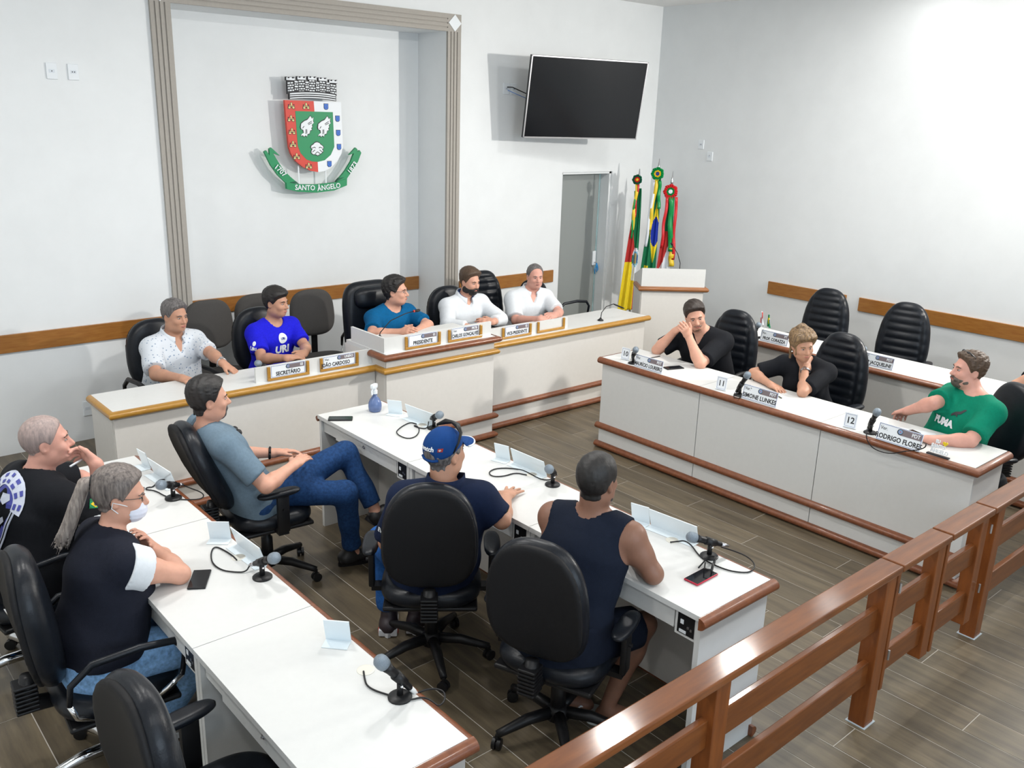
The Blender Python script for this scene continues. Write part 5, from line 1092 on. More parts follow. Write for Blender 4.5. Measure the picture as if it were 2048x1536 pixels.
    B.ell(hp(0, .045, -.085), A3, npv(.042 if not fem else .036, .042, .035) * hs, .03)           # chin
    for sg in (-1, 1):
        B.ell(hp(sg * .046, .005, -.068), A3, npv(.022, .04, .03) * hs * (1.1 if belly else 1), .03)  # jaw corner
        B.ell(hp(sg * .036, .062, -.028), A3, npv(.026, .024, .022) * hs, .02)                        # cheek
        B.ell(hp(sg * .030, .100, .004), A3, npv(.017, .016, .010) * hs, .012, 'sub')                 # eye socket
        B.ell(hp(sg * .076, -.012, -.008), A3, npv(.011, .019, .031) * hs, .006)                      # ear
        B.ell(hp(sg * .084, -.006, -.006), A3, npv(.006, .010, .017) * hs, .005, 'sub')
    B.ell(hp(0, .082, .024), A3, npv(.048, .014, .011) * hs, .015)                                    # brow
    B.cone(hp(0, .090, .008), hp(0, .112, -.030), .0085 * hs, .0125 * hs, .010)
    for sg in (-1, 1): B.ell(hp(sg * .011, .099, -.034), A3, npv(.0095, .011, .009) * hs, .006)
    B.ell(hp(0, .086, -.059), A3, npv(.026, .012, .007) * hs, .008); B.ell(hp(0, .084, -.071), A3, npv(.022, .012, .008) * hs, .008)
    V, F = B.mesh(); add('body', V, F, skinm, 1)
    # ---- face pieces
    for sg in (-1, 1):
        mb = MB(); c = hp(sg * .030, .0835, .003)
        Mx = Matrix(((hr[0], hf[0], hu[0], c[0]), (hr[1], hf[1], hu[1], c[1]), (hr[2], hf[2], hu[2], c[2]), (0, 0, 0, 1)))
        mb.ball((0, 0, 0), (.0130 * hs, .008 * hs, .0048 * hs), 12, 8, 0); mb.ball((0, .0050 * hs, 0), (.0058 * hs, .0044 * hs, .0047 * hs), 10, 6, 1); mb.xf(Mx)
        addmb('eye', mb, [EYEW, EYED])
    fc = face or {}
    hm = hair['m'] if hair else H_DK
    for sg in (-1, 1):
        addmb('eyebrow', MB().tube([hp(sg * .013, .0955, .020), hp(sg * .030, .0945, .026), hp(sg * .048, .080, .020)], [.0035 * hs, .0042 * hs, .0025 * hs], 6), fc.get('brow', hm))
    addmb('lips', MB().tube([hp(-.026, .083, -.064), hp(-.012, .0955, -.0635), hp(0, .098, -.065), hp(.012, .0955, -.0635), hp(.026, .083, -.064)], [.002 * hs, .0052 * hs, .0058 * hs, .0052 * hs, .002 * hs], 8), fc.get('lip', LIP))
    # ---- hair
    if hair:
        th = hair.get('th', .010); g = hair.get('line', [(-.11, -.075), (-.05, -.070), (-.02, -.03), (.012, -.018), (.03, .012), (.055, .062), (.085, .090), (.12, .098)])
        Hs = SDF(hc - .19, hc + .19, .0056)
        X = Hs.ax[0][:, None, None] - hc[0]; Y = Hs.ax[1][None, :, None] - hc[1]; Z = Hs.ax[2][None, None, :] - hc[2]
        x = (X * hr[0] + Y * hr[1] + Z * hr[2]) / hs; y = (X * hf[0] + Y * hf[1] + Z * hf[2]) / hs; z = (X * hu[0] + Y * hu[1] + Z * hu[2]) / hs
        tk = th + hair.get('top', .006) * np.clip((z - .02) / .08, 0, 1) + hair.get('front', 0) * np.exp(-((y - .07) / .04) ** 2 - ((z - .085) / .04) ** 2)
        q0 = np.sqrt((x / .077) ** 2 + ((y + .012) / .097) ** 2 + ((z - .03) / .092) ** 2); g0 = np.sqrt((x / .077 ** 2) ** 2 + ((y + .012) / .097 ** 2) ** 2 + ((z - .03) / .092 ** 2) ** 2) + 1e-6
        ln0 = np.interp(y, [a for a, _ in g], [b_ for _, b_ in g])
        tk = tk * np.clip((z - ln0 + .004) / hair.get('fade', .028), .25, 1) + .0035
        d = q0 * (q0 - 1) / g0 - tk
        nk = np.sqrt(x * x + (y + .022) ** 2) - .058 - th * .6                       # nape over the neck
        d = np.minimum(d, np.maximum(nk, np.abs(z + .03) - .05))
        ln = np.interp(y, [a for a, _ in g], [b_ for _, b_ in g]) - hair.get('part', 0) * np.clip(np.abs(x) / .05, 0, 1)
        ear = np.sqrt((np.abs(x) - .085) ** 2 / 1.5 + (y + .008) ** 2 * .9 + (z + .012) ** 2 * .55) - .024
        ns = hair.get('noise', .0022)
        d = np.maximum(d + ns * np.sin(95 * x + 30 * np.sin(60 * z)) * np.sin(80 * y + 3) + ns * .7 * np.sin(160 * x + 110 * y + 60 * z), (ln - z) * .75)
        d = np.maximum(d, -ear)
        Hs.d = (d * hs).astype(np.float32)
        V, F = Hs.mesh(); P.hair = add('hair', V, F, hair['m'], 1)
    if fc.get('beard'):
        Bs = SDF(hc - .17, hc + .17, .0056)
        X = Bs.ax[0][:, None, None] - hc[0]; Y = Bs.ax[1][None, :, None] - hc[1]; Z = Bs.ax[2][None, None, :] - hc[2]
        x = (X * hr[0] + Y * hr[1] + Z * hr[2]) / hs; y = (X * hf[0] + Y * hf[1] + Z * hf[2]) / hs; z = (X * hu[0] + Y * hu[1] + Z * hu[2]) / hs
        e = lambda cx, cy, cz, a, b_, c: (np.sqrt(((x - cx) / a) ** 2 + ((y - cy) / b_) ** 2 + ((z - cz) / c) ** 2) - 1) * min(a, b_, c)
        d = np.minimum(e(0, .024, -.030, .066, .070, .088), e(0, .045, -.085, .042, .042, .035)); d = np.minimum(d, e(0, .086, -.062, .026, .012, .012)); d = np.minimum(d, e(.046, .005, -.068, .024, .042, .032)); d = np.minimum(d, e(-.046, .005, -.068, .024, .042, .032)) - fc.get('bth', .006) - (.0065 if fc['beard'] == 'full' else .003)
        top_ = np.interp(y, [-.01, .03, .06, .08, .1], [-.02, -.045, -.055, -.052, -.044]) if fc['beard'] == 'full' else np.full_like(y, -.043) + 0 * x
        d = np.maximum(d, z - top_)
        if fc['beard'] == 'goatee': d = np.maximum(d, np.abs(x) - .034)
        d = np.maximum(d, -(np.sqrt((x / .024) ** 2 + ((z + .0655) / .0085) ** 2) - 1) * .0085)
        d = np.maximum(d, -.02 - y) + .0012 * np.sin(170 * x) * np.sin(150 * z + 90 * y)
        Bs.d = (d * hs).astype(np.float32); V, F = Bs.mesh(); add('beard', V, F, fc.get('bm', hm), 1)
    # ---- top
    def garment(name, m, inf, sl, neckr, vneck=None, low=0., amp=.0055, seed=1, extra=None, long=False, armhole=None, hem=.0, lab=None):
        lo2, hi2 = np.minimum(pel, neck) - .42, np.maximum(pel, neck) + .42; lo2[2] = pel[2] - .16; hi2[2] = neck[2] + .16
        if long or True:
            for s_ in 'RL': lo2 = np.minimum(lo2, np.minimum(J['e' + s_], J['w' + s_] if long else J['e' + s_]) - .1); hi2 = np.maximum(hi2, np.maximum(J['e' + s_], J['w' + s_] if long else J['e' + s_]) + .1)
        S = SDF(lo2, hi2, .0098)
        torso(S, inf, .05, low - .10)
        S.cone(pel + f * .07 - t * .02, pel + f * .02 + t * .05, .115 * bw + inf * .6, .12 * bw + inf, .05, (r, 1.35))
        for s_ in 'RL':
            sh, el, wr = J['s' + s_], J['e' + s_], J['w' + s_]
            if sl > 0:
                e = sh + (el - sh) * min(sl, 1.)
                clipcone(S, sh, e, .060 * ab + inf, (.058 if sl < 1 else .048) * ab + inf, .03, cb=.0 if sl < 1 else None)
                if sl > 1: clipcone(S, el, el + (wr - el) * (sl - 1), .046 * ab + inf, .040 * ab + inf * .8, .02, cb=0.)
        if sl == 0 and armhole:
            for sg in (1, -1):
                sh = J['s' + ('R' if sg > 0 else 'L')]; S.ell(sh + r * sg * .045 + t * -.01, (r, tf, t), (.072, .13, armhole), .012, 'sub')
        wrinkle(S, amp, seed)
        S.cone(neck - t * .05 - tf * .008, neck + t * .25 + tf * .03, neckr, neckr + .01, .008, None, 'sub')
        if vneck: S.cone(neck + tf * .09 + t * .02, neck + tf * .125 - t * vneck, .045, .008, .01, None, 'sub')
        S.cone(hp(0, -.01, -.02), hp(0, .0, .1), .1, .1, .01, None, 'sub')
        if extra: extra(S)
        # bottom hem
        X = S.ax[0][:, None, None]; Y = S.ax[1][None, :, None]; Z = S.ax[2][None, None, :]
        S.d = np.maximum(S.d, (pel[2] - .085 + hem - Z) + 0 * X + 0 * Y).astype(np.float32)
        V, F = S.mesh(); return add(name, V, F, m, 1, lab=lab)
    P.garment = garment
    if top: P.top = garment(**top)
    # ---- trousers
    if bottom and legs:
        lo2 = np.minimum(np.minimum(J['kR'], J['kL']), np.minimum(pel, np.minimum(J['aR'], J['aL']))) - .14; hi2 = np.maximum(np.maximum(J['kR'], J['kL']), np.maximum(pel, np.maximum(J['aR'], J['aL']))) + .16; lo2[2] = 0
        S = SDF(lo2, hi2, .0105); inf = bottom.get('inf', .012)
        S.cone(pel - t * .02, pel + t * .06, .112 * bw + inf, .108 * bw + inf, .05, (r, 1.45))
        for s_, sg in (('R', 1), ('L', -1)):
            hj = pel + r * sg * .085 + npv(0, 0, -.01) + f * .02; kn, an = J['k' + s_], J['a' + s_]
            if bottom.get('short'):
                e = hj + (kn - hj) * bottom['short']; clipcone(S, hj, e, .088 * bw + inf, .072 + inf, .04, cb=0.)
            else:
                S.cone(hj, kn, .086 * bw + inf, .058 + inf, .035); L_ = np.linalg.norm(an - kn); e = kn + (an - kn) * bottom.get('len', .9)
                clipcone(S, kn, e, .056 + inf, .046 + inf, .03, cb=0.)
        wrinkle(S, bottom.get('amp', .004), bottom.get('seed', 5), 30)
        pd_ = (S.ax[0][:, None, None] - pel[0]) * t[0] + (S.ax[1][None, :, None] - pel[1]) * t[1] + (S.ax[2][None, None, :] - pel[2]) * t[2]
        nr_ = np.sqrt((S.ax[0][:, None, None] - pel[0]) ** 2 + (S.ax[1][None, :, None] - pel[1]) ** 2 + 0 * S.ax[2][None, None, :]) < .17
        S.d = np.where(nr_, np.maximum(S.d, pd_ - .10), S.d).astype(np.float32)
        V, F = S.mesh(); add(bottom.get('name', 'trousers'), V, F, bottom['m'], 1)
    if shoe:
        for s_ in shoe.get('which', 'RL'):
            an = J['a' + s_]; ft = J.get('ft' + s_); fd = unit(ft) if ft is not None else f; sd = unit(np.cross(fd, [0, 0, 1])); gz = max(0., an[2] - .10)
            c = npv(an[0], an[1], gz)
            S = SDF(c - npv(.26, .26, .02), c + npv(.26, .26, .2), .007)
            up_ = np.cross(sd, fd)
            S.cone(c + up_ * .05 - fd * .05, c + up_ * .042 + fd * .15, .046, .034, .02, (sd, 1.12)); S.cone(c + up_ * .05 - fd * .02, c + up_ * .105 - fd * .015, .046, .043, .02)
            X = S.ax[2][None, None, :]
            S.d = np.maximum(S.d, (c[2] + .012 - X) + 0 * S.d)
            V, F = S.mesh(); so = add('shoe', V, F, shoe['m'], 1)
            mb = MB(); o_ = []
            for k in range(20):
                a = 2 * math.pi * k / 20; yy = math.cos(a); wv = .046 if yy > 0 else .040
                o_.append((math.sin(a) * wv, .05 + yy * .145))
            mb.prism(o_, 0, .026)
            mb.v = [tuple(c + sd * v[0] + fd * v[1] + up_ * v[2] + npv(0, 0, .001)) for v in mb.v]
            addmb('sole', mb, shoe['sole'], 40)
    return P
def ring_collar(P, m, r0=.072, h_=.035, open_=.5, name='collar', thick=.006, drop=.03, flare=.016):
    """turned-down shirt collar round the neck, open at the front"""
    n, mm = 28, 5; J = P.J; base = J['neck'] + P.t * .058 - P.tf * .004; vs = []; fs = []
    for i in range(n + 1):
        a = -math.pi + open_ + (2 * math.pi - 2 * open_) * i / n      # 0 at the back
        dr = -P.tf * math.cos(a) + P.r * math.sin(a); front = max(0., -math.cos(a))
        for j, (rr, zz) in enumerate(((r0, -.012), (r0 + .002, h_), (r0 + .008, h_ + .004), (r0 + flare + .006 * front, -.004), (r0 + flare + .004 + .012 * front, -.022 - drop * front))):
            vs.append(base + dr * rr + P.t * (zz - .045 * front))
    for i in range(n):
        for j in range(mm - 1): a = i * mm + j; fs.append((a, a + 1, a + mm + 1, a + mm))
    mb = MB(); mb.add(vs, fs); o = P.addmb(name, mb, m); sm = o.modifiers.new('solid', 'SOLIDIFY'); sm.thickness = thick; return o
def surf_patch(P, obj_, lines, width, origin, xdir, ydir, m, name, off=.004, sub=2):
    """flat print wrapped on a garment: projects a mesh made in a local x/y plane along -z onto the garment surface"""
    dg = bpy.context.evaluated_depsgraph_get()
    M_ = frame_M(tuple(origin), tuple(xdir), tuple(ydir)); mb = lines
    from mathutils.bvhtree import BVHTree
    me = obj_.data
    if not hasattr(P, 'bvh'): P.bvh = {}
    if obj_.name not in P.bvh: P.bvh[obj_.name] = BVHTree.FromPolygons([v.co[:] for v in me.vertices], [p.vertices[:] for p in me.polygons])
    bv = P.bvh[obj_.name]; nz = -(M_.to_3x3() @ Vector((0, 0, 1)))
    bm = bmesh.new(); vl = [bm.verts.new(v) for v in mb.v]
    for fce, mi in zip(mb.f, mb.m):
        try: bm.faces.new([vl[i] for i in fce]).material_index = mi
        except Exception: pass
    bmesh.ops.triangulate(bm, faces=bm.faces[:])
    for _ in range(sub): bmesh.ops.subdivide_edges(bm, edges=[e for e in bm.edges if e.calc_length() > .012], cuts=1)
    for v in bm.verts:
        p = M_ @ Vector((v.co.x, v.co.y, 0)) - Vector(P.o0); st = p - nz * .15
        hit = bv.ray_cast(st, nz, .4)
        v.co = (hit[0] - nz * (off + v.co.z)) if hit[0] is not None else p
    me2 = bpy.data.meshes.new(name); bm.to_mesh(me2); bm.free()
    for q in (m if isinstance(m, (list, tuple)) else [m]): me2.materials.append(q)
    o = link(bpy.data.objects.new(name, me2)); o.parent = P.root; return o
def flat_text(s, size, sx=1., bold=0.): 
    mb = text_mb(s, size, 0., sx, 'CENTER', bold); return MB().add(mb.v, mb.f)
def disc_mb(r_, n=24, r_in=0.):
    if r_in: 
        v = [(r_in * math.cos(2 * math.pi * k / n), r_in * math.sin(2 * math.pi * k / n), 0) for k in range(n)] + [(r_ * math.cos(2 * math.pi * k / n), r_ * math.sin(2 * math.pi * k / n), 0) for k in range(n)]
        return MB().add(v, [(k, (k + 1) % n, n + (k + 1) % n, n + k) for k in range(n)])
    return MB().add([(r_ * math.cos(2 * math.pi * k / n), r_ * math.sin(2 * math.pi * k / n), 0) for k in range(n)], [tuple(range(n))])
def glasses(P, m, name='glasses', dark=False, y=.098, z=.004, up=0.):
    hp = P.hp; mb = MB()
    for sg in (-1, 1):
        mb.tube([hp(sg * (.031 + .021 * math.cos(a)), y - .004 * abs(math.cos(a)), z + up + .015 * math.sin(a)) for a in np.linspace(0, 2 * math.pi, 17)], .0014, 5)
        mb.tube([hp(sg * .052, y - .004, z + up + .006), hp(sg * .074, .05, z + up + .008), hp(sg * .080, -.01, z + up + .006), hp(sg * .078, -.03, z + up - .008)], .0015, 5)
    mb.tube([hp(-.010, y, z + up + .004), hp(0, y + .004, z + up + .007), hp(.010, y, z + up + .004)], .0014, 5)
    o = P.addmb(name, mb, m)
    return o
def bracelet(P, s_, m, r_=.034, th=.006, face=None, name='watch'):
    J = P.J; w_ = J['w' + s_]; d = unit(J['w' + s_] - J['e' + s_]); c = w_ - d * .025; a = unit(np.cross(d, [.3, .2, 1])); b_ = np.cross(d, a)
    mb = MB().tube([c + (a * math.cos(q) + b_ * math.sin(q)) * r_ for q in np.linspace(0, 2 * math.pi, 21)], th, 6)
    o = P.addmb(name, mb, m)
    if face is not None:
        n = unit(npv(*face) - d * (npv(*face) @ d)); k = unit(np.cross(d, n)); mb = MB().tube([c + n * (r_ + .001), c + n * (r_ + .009)], .015, 14); P.addmb('watch_face', mb, STEEL, 40)
# ---------------------------------------------------------------- cloth materials
def cloth(name, c, n=.08, r=.85): return mat('cloth_' + name, c, r, noise=n, nscale=60, bump=.15, bscale=350, spec=.2)
C_WHITE = cloth('white', (.66, .69, .72), .03); C_BLACK = cloth('black', (.007, .008, .011)); C_NAVY = cloth('navy', (.006, .013, .040)); C_NAVY2 = cloth('navy_blouse', (.009, .011, .020)); C_TANK = cloth('tank', (.006, .010, .022))
C_ROY = cloth('royal', (.012, .012, .58), .1); C_TEAL = cloth('teal_blue', (.0, .095, .24), .1); C_GRY = cloth('slate', (.135, .195, .25), .08); C_GRN = cloth('green', (.0, .19, .11), .08)
JEAN = cloth('jeans', (.012, .045, .135), .3); JEANL = cloth('light_jeans', (.20, .37, .62), .3); JEANB = cloth('blue_jeans', (.02, .10, .33), .25); C_DARKT = cloth('dark_trousers', (.015, .016, .022)); C_CAP = cloth('cap_blue', (.006, .045, .18), .05)
def dotted():
    m = bpy.data.materials.new('cloth_printed'); m.use_nodes = True; nt = m.node_tree; b = nt.nodes['Principled BSDF']; b.inputs['Roughness'].default_value = .85
    tc = nt.nodes.new('ShaderNodeTexCoord'); v = nt.nodes.new('ShaderNodeTexVoronoi'); v.inputs['Scale'].default_value = 42; mp = nt.nodes.new('ShaderNodeMapping'); mp.inputs['Scale'].default_value = (1, 1, 1)
    nt.links.new(tc.outputs['Object'], mp.inputs[0]); nt.links.new(mp.outputs[0], v.inputs['Vector'])
    r = nt.nodes.new('ShaderNodeValToRGB'); r.color_ramp.elements[0].position = .20; r.color_ramp.elements[0].color = (.22, .30, .42, 1); r.color_ramp.elements[1].position = .27; r.color_ramp.elements[1].color = (.63, .67, .72, 1)
    nt.links.new(v.outputs['Distance'], r.inputs[0]); nt.links.new(r.outputs[0], b.inputs['Base Color']); return m
C_DOT = dotted()
DOWN = dict(n=(0, 0, -1), curl=.30)
PPL = {}
# A  white printed polo
p = PPL['A'] = person('A', 'smiling man in a white printed polo at the left end of the dais', PJ['A'], SK_M, dict(name='polo_shirt', m=C_DOT, inf=.016, sl=.80, neckr=.064, vneck=.07, seed=3), dict(m=C_DARKT),
    dict(m=H_GR, th=.008, top=.010, front=.006), build=1.12, belly=.02, hands=dict(R=DOWN, L=DOWN))
ring_collar(p, C_DOT, .080, .022, .35); bracelet(p, 'L', STEEL, .033, .006, (0, 0, 1))
# B  royal blue tee
p = PPL['B'] = person('B', 'man in a royal blue T-shirt with white lettering at the dais', PJ['B'], SK_M, dict(name='t_shirt', m=C_ROY, inf=.014, sl=.74, neckr=.072, seed=4), dict(m=C_DARKT),
    dict(m=H_BLK, th=.010, top=.014, front=.010, line=[(-.11, -.07), (-.05, -.065), (-.02, -.03), (.012, -.02), (.03, .01), (.055, .045), (.085, .062), (.12, .068)]), hands=dict(R=dict(n=(.1, .1, -1), curl=.55), L=dict(n=(-.2, .4, -.8), curl=.6)))
o_ = p.J['pelvis'] + p.t * p.TL * .66 + p.tf * .3; xd = -p.r
surf_patch(p, p.top, flat_text('URI', .085, 1.05, .004), 0, p.J['pelvis'] + p.t * p.TL * .60 + p.tf * .3, xd, p.t, WHITE, 'shirt_lettering')
surf_patch(p, p.top, disc_mb(.042), 0, p.J['pelvis'] + p.t * p.TL * .80 + p.tf * .3, xd, p.t, WHITE, 'shirt_emblem', .003)
surf_patch(p, p.top, flat_text('URI', .026, 1.0, .001), 0, p.J['pelvis'] + p.t * p.TL * .80 + p.tf * .3, xd, p.t, BLUED, 'emblem_lettering', .0055)
for s_ in 'RL':
    sg = 1 if s_ == 'R' else -1; c = p.J['s' + s_] + (p.J['e' + s_] - p.J['s' + s_]) * .36; od = unit(p.r * sg * .8 + p.tf * .6); xx = unit(np.cross(p.t, od))
    surf_patch(p, p.top, flat_text('URI', .036, 1.0, .0015), 0, c + od * .15 - p.t * .015, xx, p.t, WHITE, 'sleeve_lettering'); surf_patch(p, p.top, disc_mb(.015), 0, c + od * .15 + p.t * .022, xx, p.t, WHITE, 'sleeve_emblem')
# C  blue tee, glasses
p = PPL['C'] = person('C', 'dark haired man with glasses in a plain blue T-shirt at the raised desk', PJ['C'], SK_L, dict(name='t_shirt', m=C_TEAL, inf=.016, sl=.78, neckr=.074, seed=5), dict(m=C_DARKT),
    dict(m=H_BLK, th=.016, top=.016, front=.014, noise=.004), build=1.12, belly=.015, hands=dict(R=dict(n=(.5, .3, -.6), curl=.7), L=dict(n=(-.5, .3, -.6), curl=.7)))
glasses(p, mat('glasses_metal', (.2, .2, .22), .25, metal=.8))
# D  white shirt, beard
p = PPL['D'] = person('D', 'bearded man in a white shirt with arms crossed at the dais', PJ['D'], SK_L, dict(name='shirt', m=C_WHITE, inf=.018, sl=1.72, neckr=.066, vneck=.05, seed=6, long=True), dict(m=C_DARKT),
    dict(m=H_BR, th=.010, top=.018, front=.012), build=1.08, face=dict(beard='full', bm=H_BLK, bth=.003), hands=dict(R=dict(n=(0, .3, -1), curl=.4), L=dict(n=(0, .6, -.6), curl=.35, spread=.1)))
ring_collar(p, C_WHITE, .082, .026, .32); ring_collar(p, cloth('collar_blue', (.05, .09, .22)), .072, .026, .36, 'collar_lining', .003, .02, .008)
surf_patch(p, p.top, MB().box(-.012, .012, -.003, .003, 0, 0), 0, p.J['pelvis'] + p.t * p.TL * .66 + p.tf * .3 - p.r * .085, -p.r, p.t, INK, 'chest_mark')
# E  white polo
p = PPL['E'] = person('E', 'balding man in a white polo with clasped hands at the right of the dais', PJ['E'], SK_R, dict(name='polo_shirt', m=C_WHITE, inf=.016, sl=.84, neckr=.064, vneck=.06, seed=8), dict(m=C_DARKT),
    dict(m=H_GR, th=.005, top=.002, line=[(-.11, -.07), (-.05, -.065), (-.02, -.03), (.012, -.02), (.03, .03), (.045, .075), (.06, .105), (.12, .12)]), build=1.15, belly=.02, face=dict(lip=LIPD), hands=dict(R=dict(n=(.4, .3, -.8), curl=.7), L=dict(n=(-.4, .3, -.8), curl=.7)))
ring_collar(p, C_WHITE, .080, .022, .35)
surf_patch(p, p.top, MB().add([(-.011, .004, 0), (0, -.001, 0), (.011, .004, 0), (0, -.005, 0)], [(0, 3, 2, 1)]), 0, p.J['pelvis'] + p.t * p.TL * .66 + p.tf * .3 - p.r * .08, -p.r, p.t, INK, 'chest_mark')
# F  black tee, elbows on the desk
p = PPL['F'] = person('F', 'young man in a black T-shirt resting his cheek on clasped hands', PJ['F'], SK_L, dict(name='t_shirt', m=C_BLACK, inf=.015, sl=.80, neckr=.066, vneck=.06, seed=9), dict(m=C_DARKT),
    dict(m=H_DK, th=.007, top=.014, front=.010), build=1.16, belly=.01, face=dict(beard='full', bm=hairm('stubble', (.27, .16, .11), (.17, .10, .07)), bth=-.0030), hands=dict(R=dict(n=(.2, -.9, .2), curl=.9), L=dict(n=(.2, .9, .2), curl=.9)))
# G  woman in black
p = PPL['G'] = person('G', 'woman in a black top with tied up hair and chin in her hand', PJ['G'], SK_M, dict(name='blouse', m=C_BLACK, inf=.012, sl=.80, neckr=.058, vneck=.13, seed=10, hem=.05), dict(m=cloth('pale_skirt', (.62, .66, .70))),
    dict(m=H_BL, th=.016, top=.018, front=.010, noise=.004, line=[(-.11, -.09), (-.05, -.09), (-.02, -.05), (.012, -.035), (.035, .0), (.055, .040), (.085, .068), (.12, .075)]), fem=True, build=.95, hands=dict(R=dict(n=(0, 0, -1), curl=.3), L=dict(n=(.8, .3, .3), curl=1.1)))
hp = p.hp; B_ = SDF(p.J['head'] - .24, p.J['head'] + .24, .0065); B_.ell(hp(0, -.025, .138), (p.hr, p.hf, p.hu), (.046, .046, .034), .02); B_.cone(hp(.02, -.10, .02), hp(.03, -.11, -.10), .035, .018, .02); B_.cone(hp(.06, -.06, .02), hp(.075, -.06, -.13), .022, .006, .02); B_.cone(hp(-.06, -.06, .02), hp(-.07, -.07, -.12), .022, .006, .02); B_.cone(hp(.066, .035, .03), hp(.072, .04, -.06), .010, .004, .02); wrinkle(B_, .006, 3, 110)
V, F = B_.mesh(); p.add('hair_bun', V, F, H_BL)
bracelet(p, 'L', STEEL, .030, .008, (-.9, -.4, 0)); p.addmb('earring', MB().ball(hp(.082, -.006, -.048), .006, 8, 6), WHITE)
# H  green tee
p = PPL['H'] = person('H', 'bearded man in a green T-shirt sitting sideways at sign 12', PJ['H'], SK_R, dict(name='t_shirt', m=C_GRN, inf=.015, sl=.80, neckr=.074, seed=12), dict(m=C_DARKT),
    dict(m=H_BR, th=.007, top=.014, front=.012, noise=.004), build=1.14, belly=.02, face=dict(beard='full', bm=hairm('beard_grey', (.14, .11, .09)), bth=.001), hands=dict(L=DOWN, R=dict(n=(-.2, 0, -1), curl=.6)))
hp = p.hp
sgl = MB().tube([hp(.075, -.02, .0), hp(.084, -.005, .05), hp(.070, .02, .105)], .005, 6)
sgl.tube([hp(.070, .02, .108), hp(.035, .045, .125), hp(0, .05, .128), hp(-.035, .045, .125), hp(-.070, .02, .108), hp(-.084, -.005, .05), hp(-.075, -.02, .0)], [.005, .012, .006, .012, .005, .005, .004], 8)
p.addmb('sunglasses', sgl, PLAS, lab='black sunglasses pushed up on his head')
surf_patch(p, p.top, flat_text('PUMA', .062, .95, .004), 0, p.J['pelvis'] + p.t * p.TL * .62 + p.tf * .3, -p.r, p.t, WHITE, 'shirt_lettering')
surf_patch(p, p.top, MB().add([(-.03, -.02, 0), (-.01, .0, 0), (.02, .012, 0), (.035, .03, 0), (.05, .03, 0), (.04, .012, 0), (.03, -.004, 0), (.012, -.012, 0), (.02, -.03, 0), (.0, -.018, 0), (-.03, -.034, 0)], [tuple(range(11))]), 0, p.J['pelvis'] + p.t * p.TL * .80 + p.tf * .3 - p.r * .05, -p.r, p.t, INK, 'shirt_logo')
# I  grey tee and jeans, legs crossed
JI = dict(PJ['I']); JI['ftR'] = (.75, -.2, -.62); JI['ftL'] = (.9, -.15, 0)
p = PPL['I'] = person('I', 'smiling man in grey T-shirt and jeans leaning back with legs crossed', JI, SK_L, dict(name='t_shirt', m=C_GRY, inf=.014, sl=.78, neckr=.070, vneck=.03, seed=14), dict(m=JEAN, seed=2, inf=.013, amp=.006),
    dict(m=H_BLK, th=.010, top=.014, front=.008, line=[(-.11, -.085), (-.05, -.08), (-.02, -.03), (.012, -.018), (.03, .02), (.05, .06), (.075, .085), (.12, .095)]), hands=dict(R=dict(n=(.1, .2, -1), curl=.35), L=dict(n=(0, -.2, -1), curl=.35)),
    face=dict(beard='goatee', bm=hairm('goatee_grey', (.12, .11, .105)), bth=.003), shoe=dict(m=mat('shoe_black', (.012, .012, .013), .5), sole=PLAS))
bracelet(p, 'L', PLAS, .032, .008)
sgl = MB(); c = p.J['neck'] + p.tf * .128 - p.t * .10
for sg in (-1, 1): sgl.ball(tuple(c + p.r * sg * .03 - p.t * .01), (.022, .022, .02), 10, 6)
sgl.tube([c + p.r * .03, c - p.r * .03], .004, 6).tube([c + p.r * .05, c + p.r * .045 + p.t * .06 - p.tf * .05], .003, 6).tube([c - p.r * .05, c - p.r * .045 + p.t * .06 - p.tf * .05], .003, 6)
p.addmb('sunglasses', sgl, PLAS, lab='black sunglasses hung on his collar')
# J  navy polo and cap
p = PPL['J'] = person('J', 'man in a blue cap and navy polo seen from behind', PJ['J'], SK_M, dict(name='polo_shirt', m=C_NAVY, inf=.016, sl=.88, neckr=.062, seed=15), dict(m=JEANB),
    dict(m=H_GR, th=.005, top=.0), build=1.12, hands=dict(R=dict(n=(0, 0, -1), curl=.05, spread=.22), L=DOWN), shoe=dict(m=mat('shoe_trainer', (.03, .02, .025), .5), sole=mat('sole_white', (.72, .74, .77), .5)))
ring_collar(p, C_NAVY, .080, .036, .30)
for s_ in 'RL':
    an = p.J['a' + s_]; mb = MB().rbox(-.05, .05, -.085, -.035, .004, .045, .006); sd = unit(np.cross(p.f, [0, 0, 1])); mb.v = [tuple(npv(an[0], an[1], max(0., an[2] - .10)) + sd * v[0] + p.f * v[1] + npv(0, 0, v[2])) for v in mb.v]; p.addmb('heel_patch', mb, mat('trainer_white', (.72, .74, .77), .5), False)
    mb = MB().rbox(-.054, .054, -.060, -.035, .008, .040, .004); mb.v = [tuple(npv(an[0], an[1], max(0., an[2] - .10)) + sd * v[0] + p.f * v[1] + npv(0, 0, v[2])) for v in mb.v]; p.addmb('red_panel', mb, RED, False)
hp = p.hp; Cp = SDF(p.J['head'] - .26, p.J['head'] + .26, .006)
X = Cp.ax[0][:, None, None] - p.J['head'][0]; Y = Cp.ax[1][None, :, None] - p.J['head'][1]; Z = Cp.ax[2][None, None, :] - p.J['head'][2]
x = (X * p.hr[0] + Y * p.hr[1] + Z * p.hr[2]) / p.hs; y = (X * p.hf[0] + Y * p.hf[1] + Z * p.hf[2]) / p.hs; z = (X * p.hu[0] + Y * p.hu[1] + Z * p.hu[2]) / p.hs
q0 = (np.sqrt((x / .089) ** 2 + ((y + .012) / .108) ** 2 + ((z - .035) / .100) ** 2) - 1) * .089
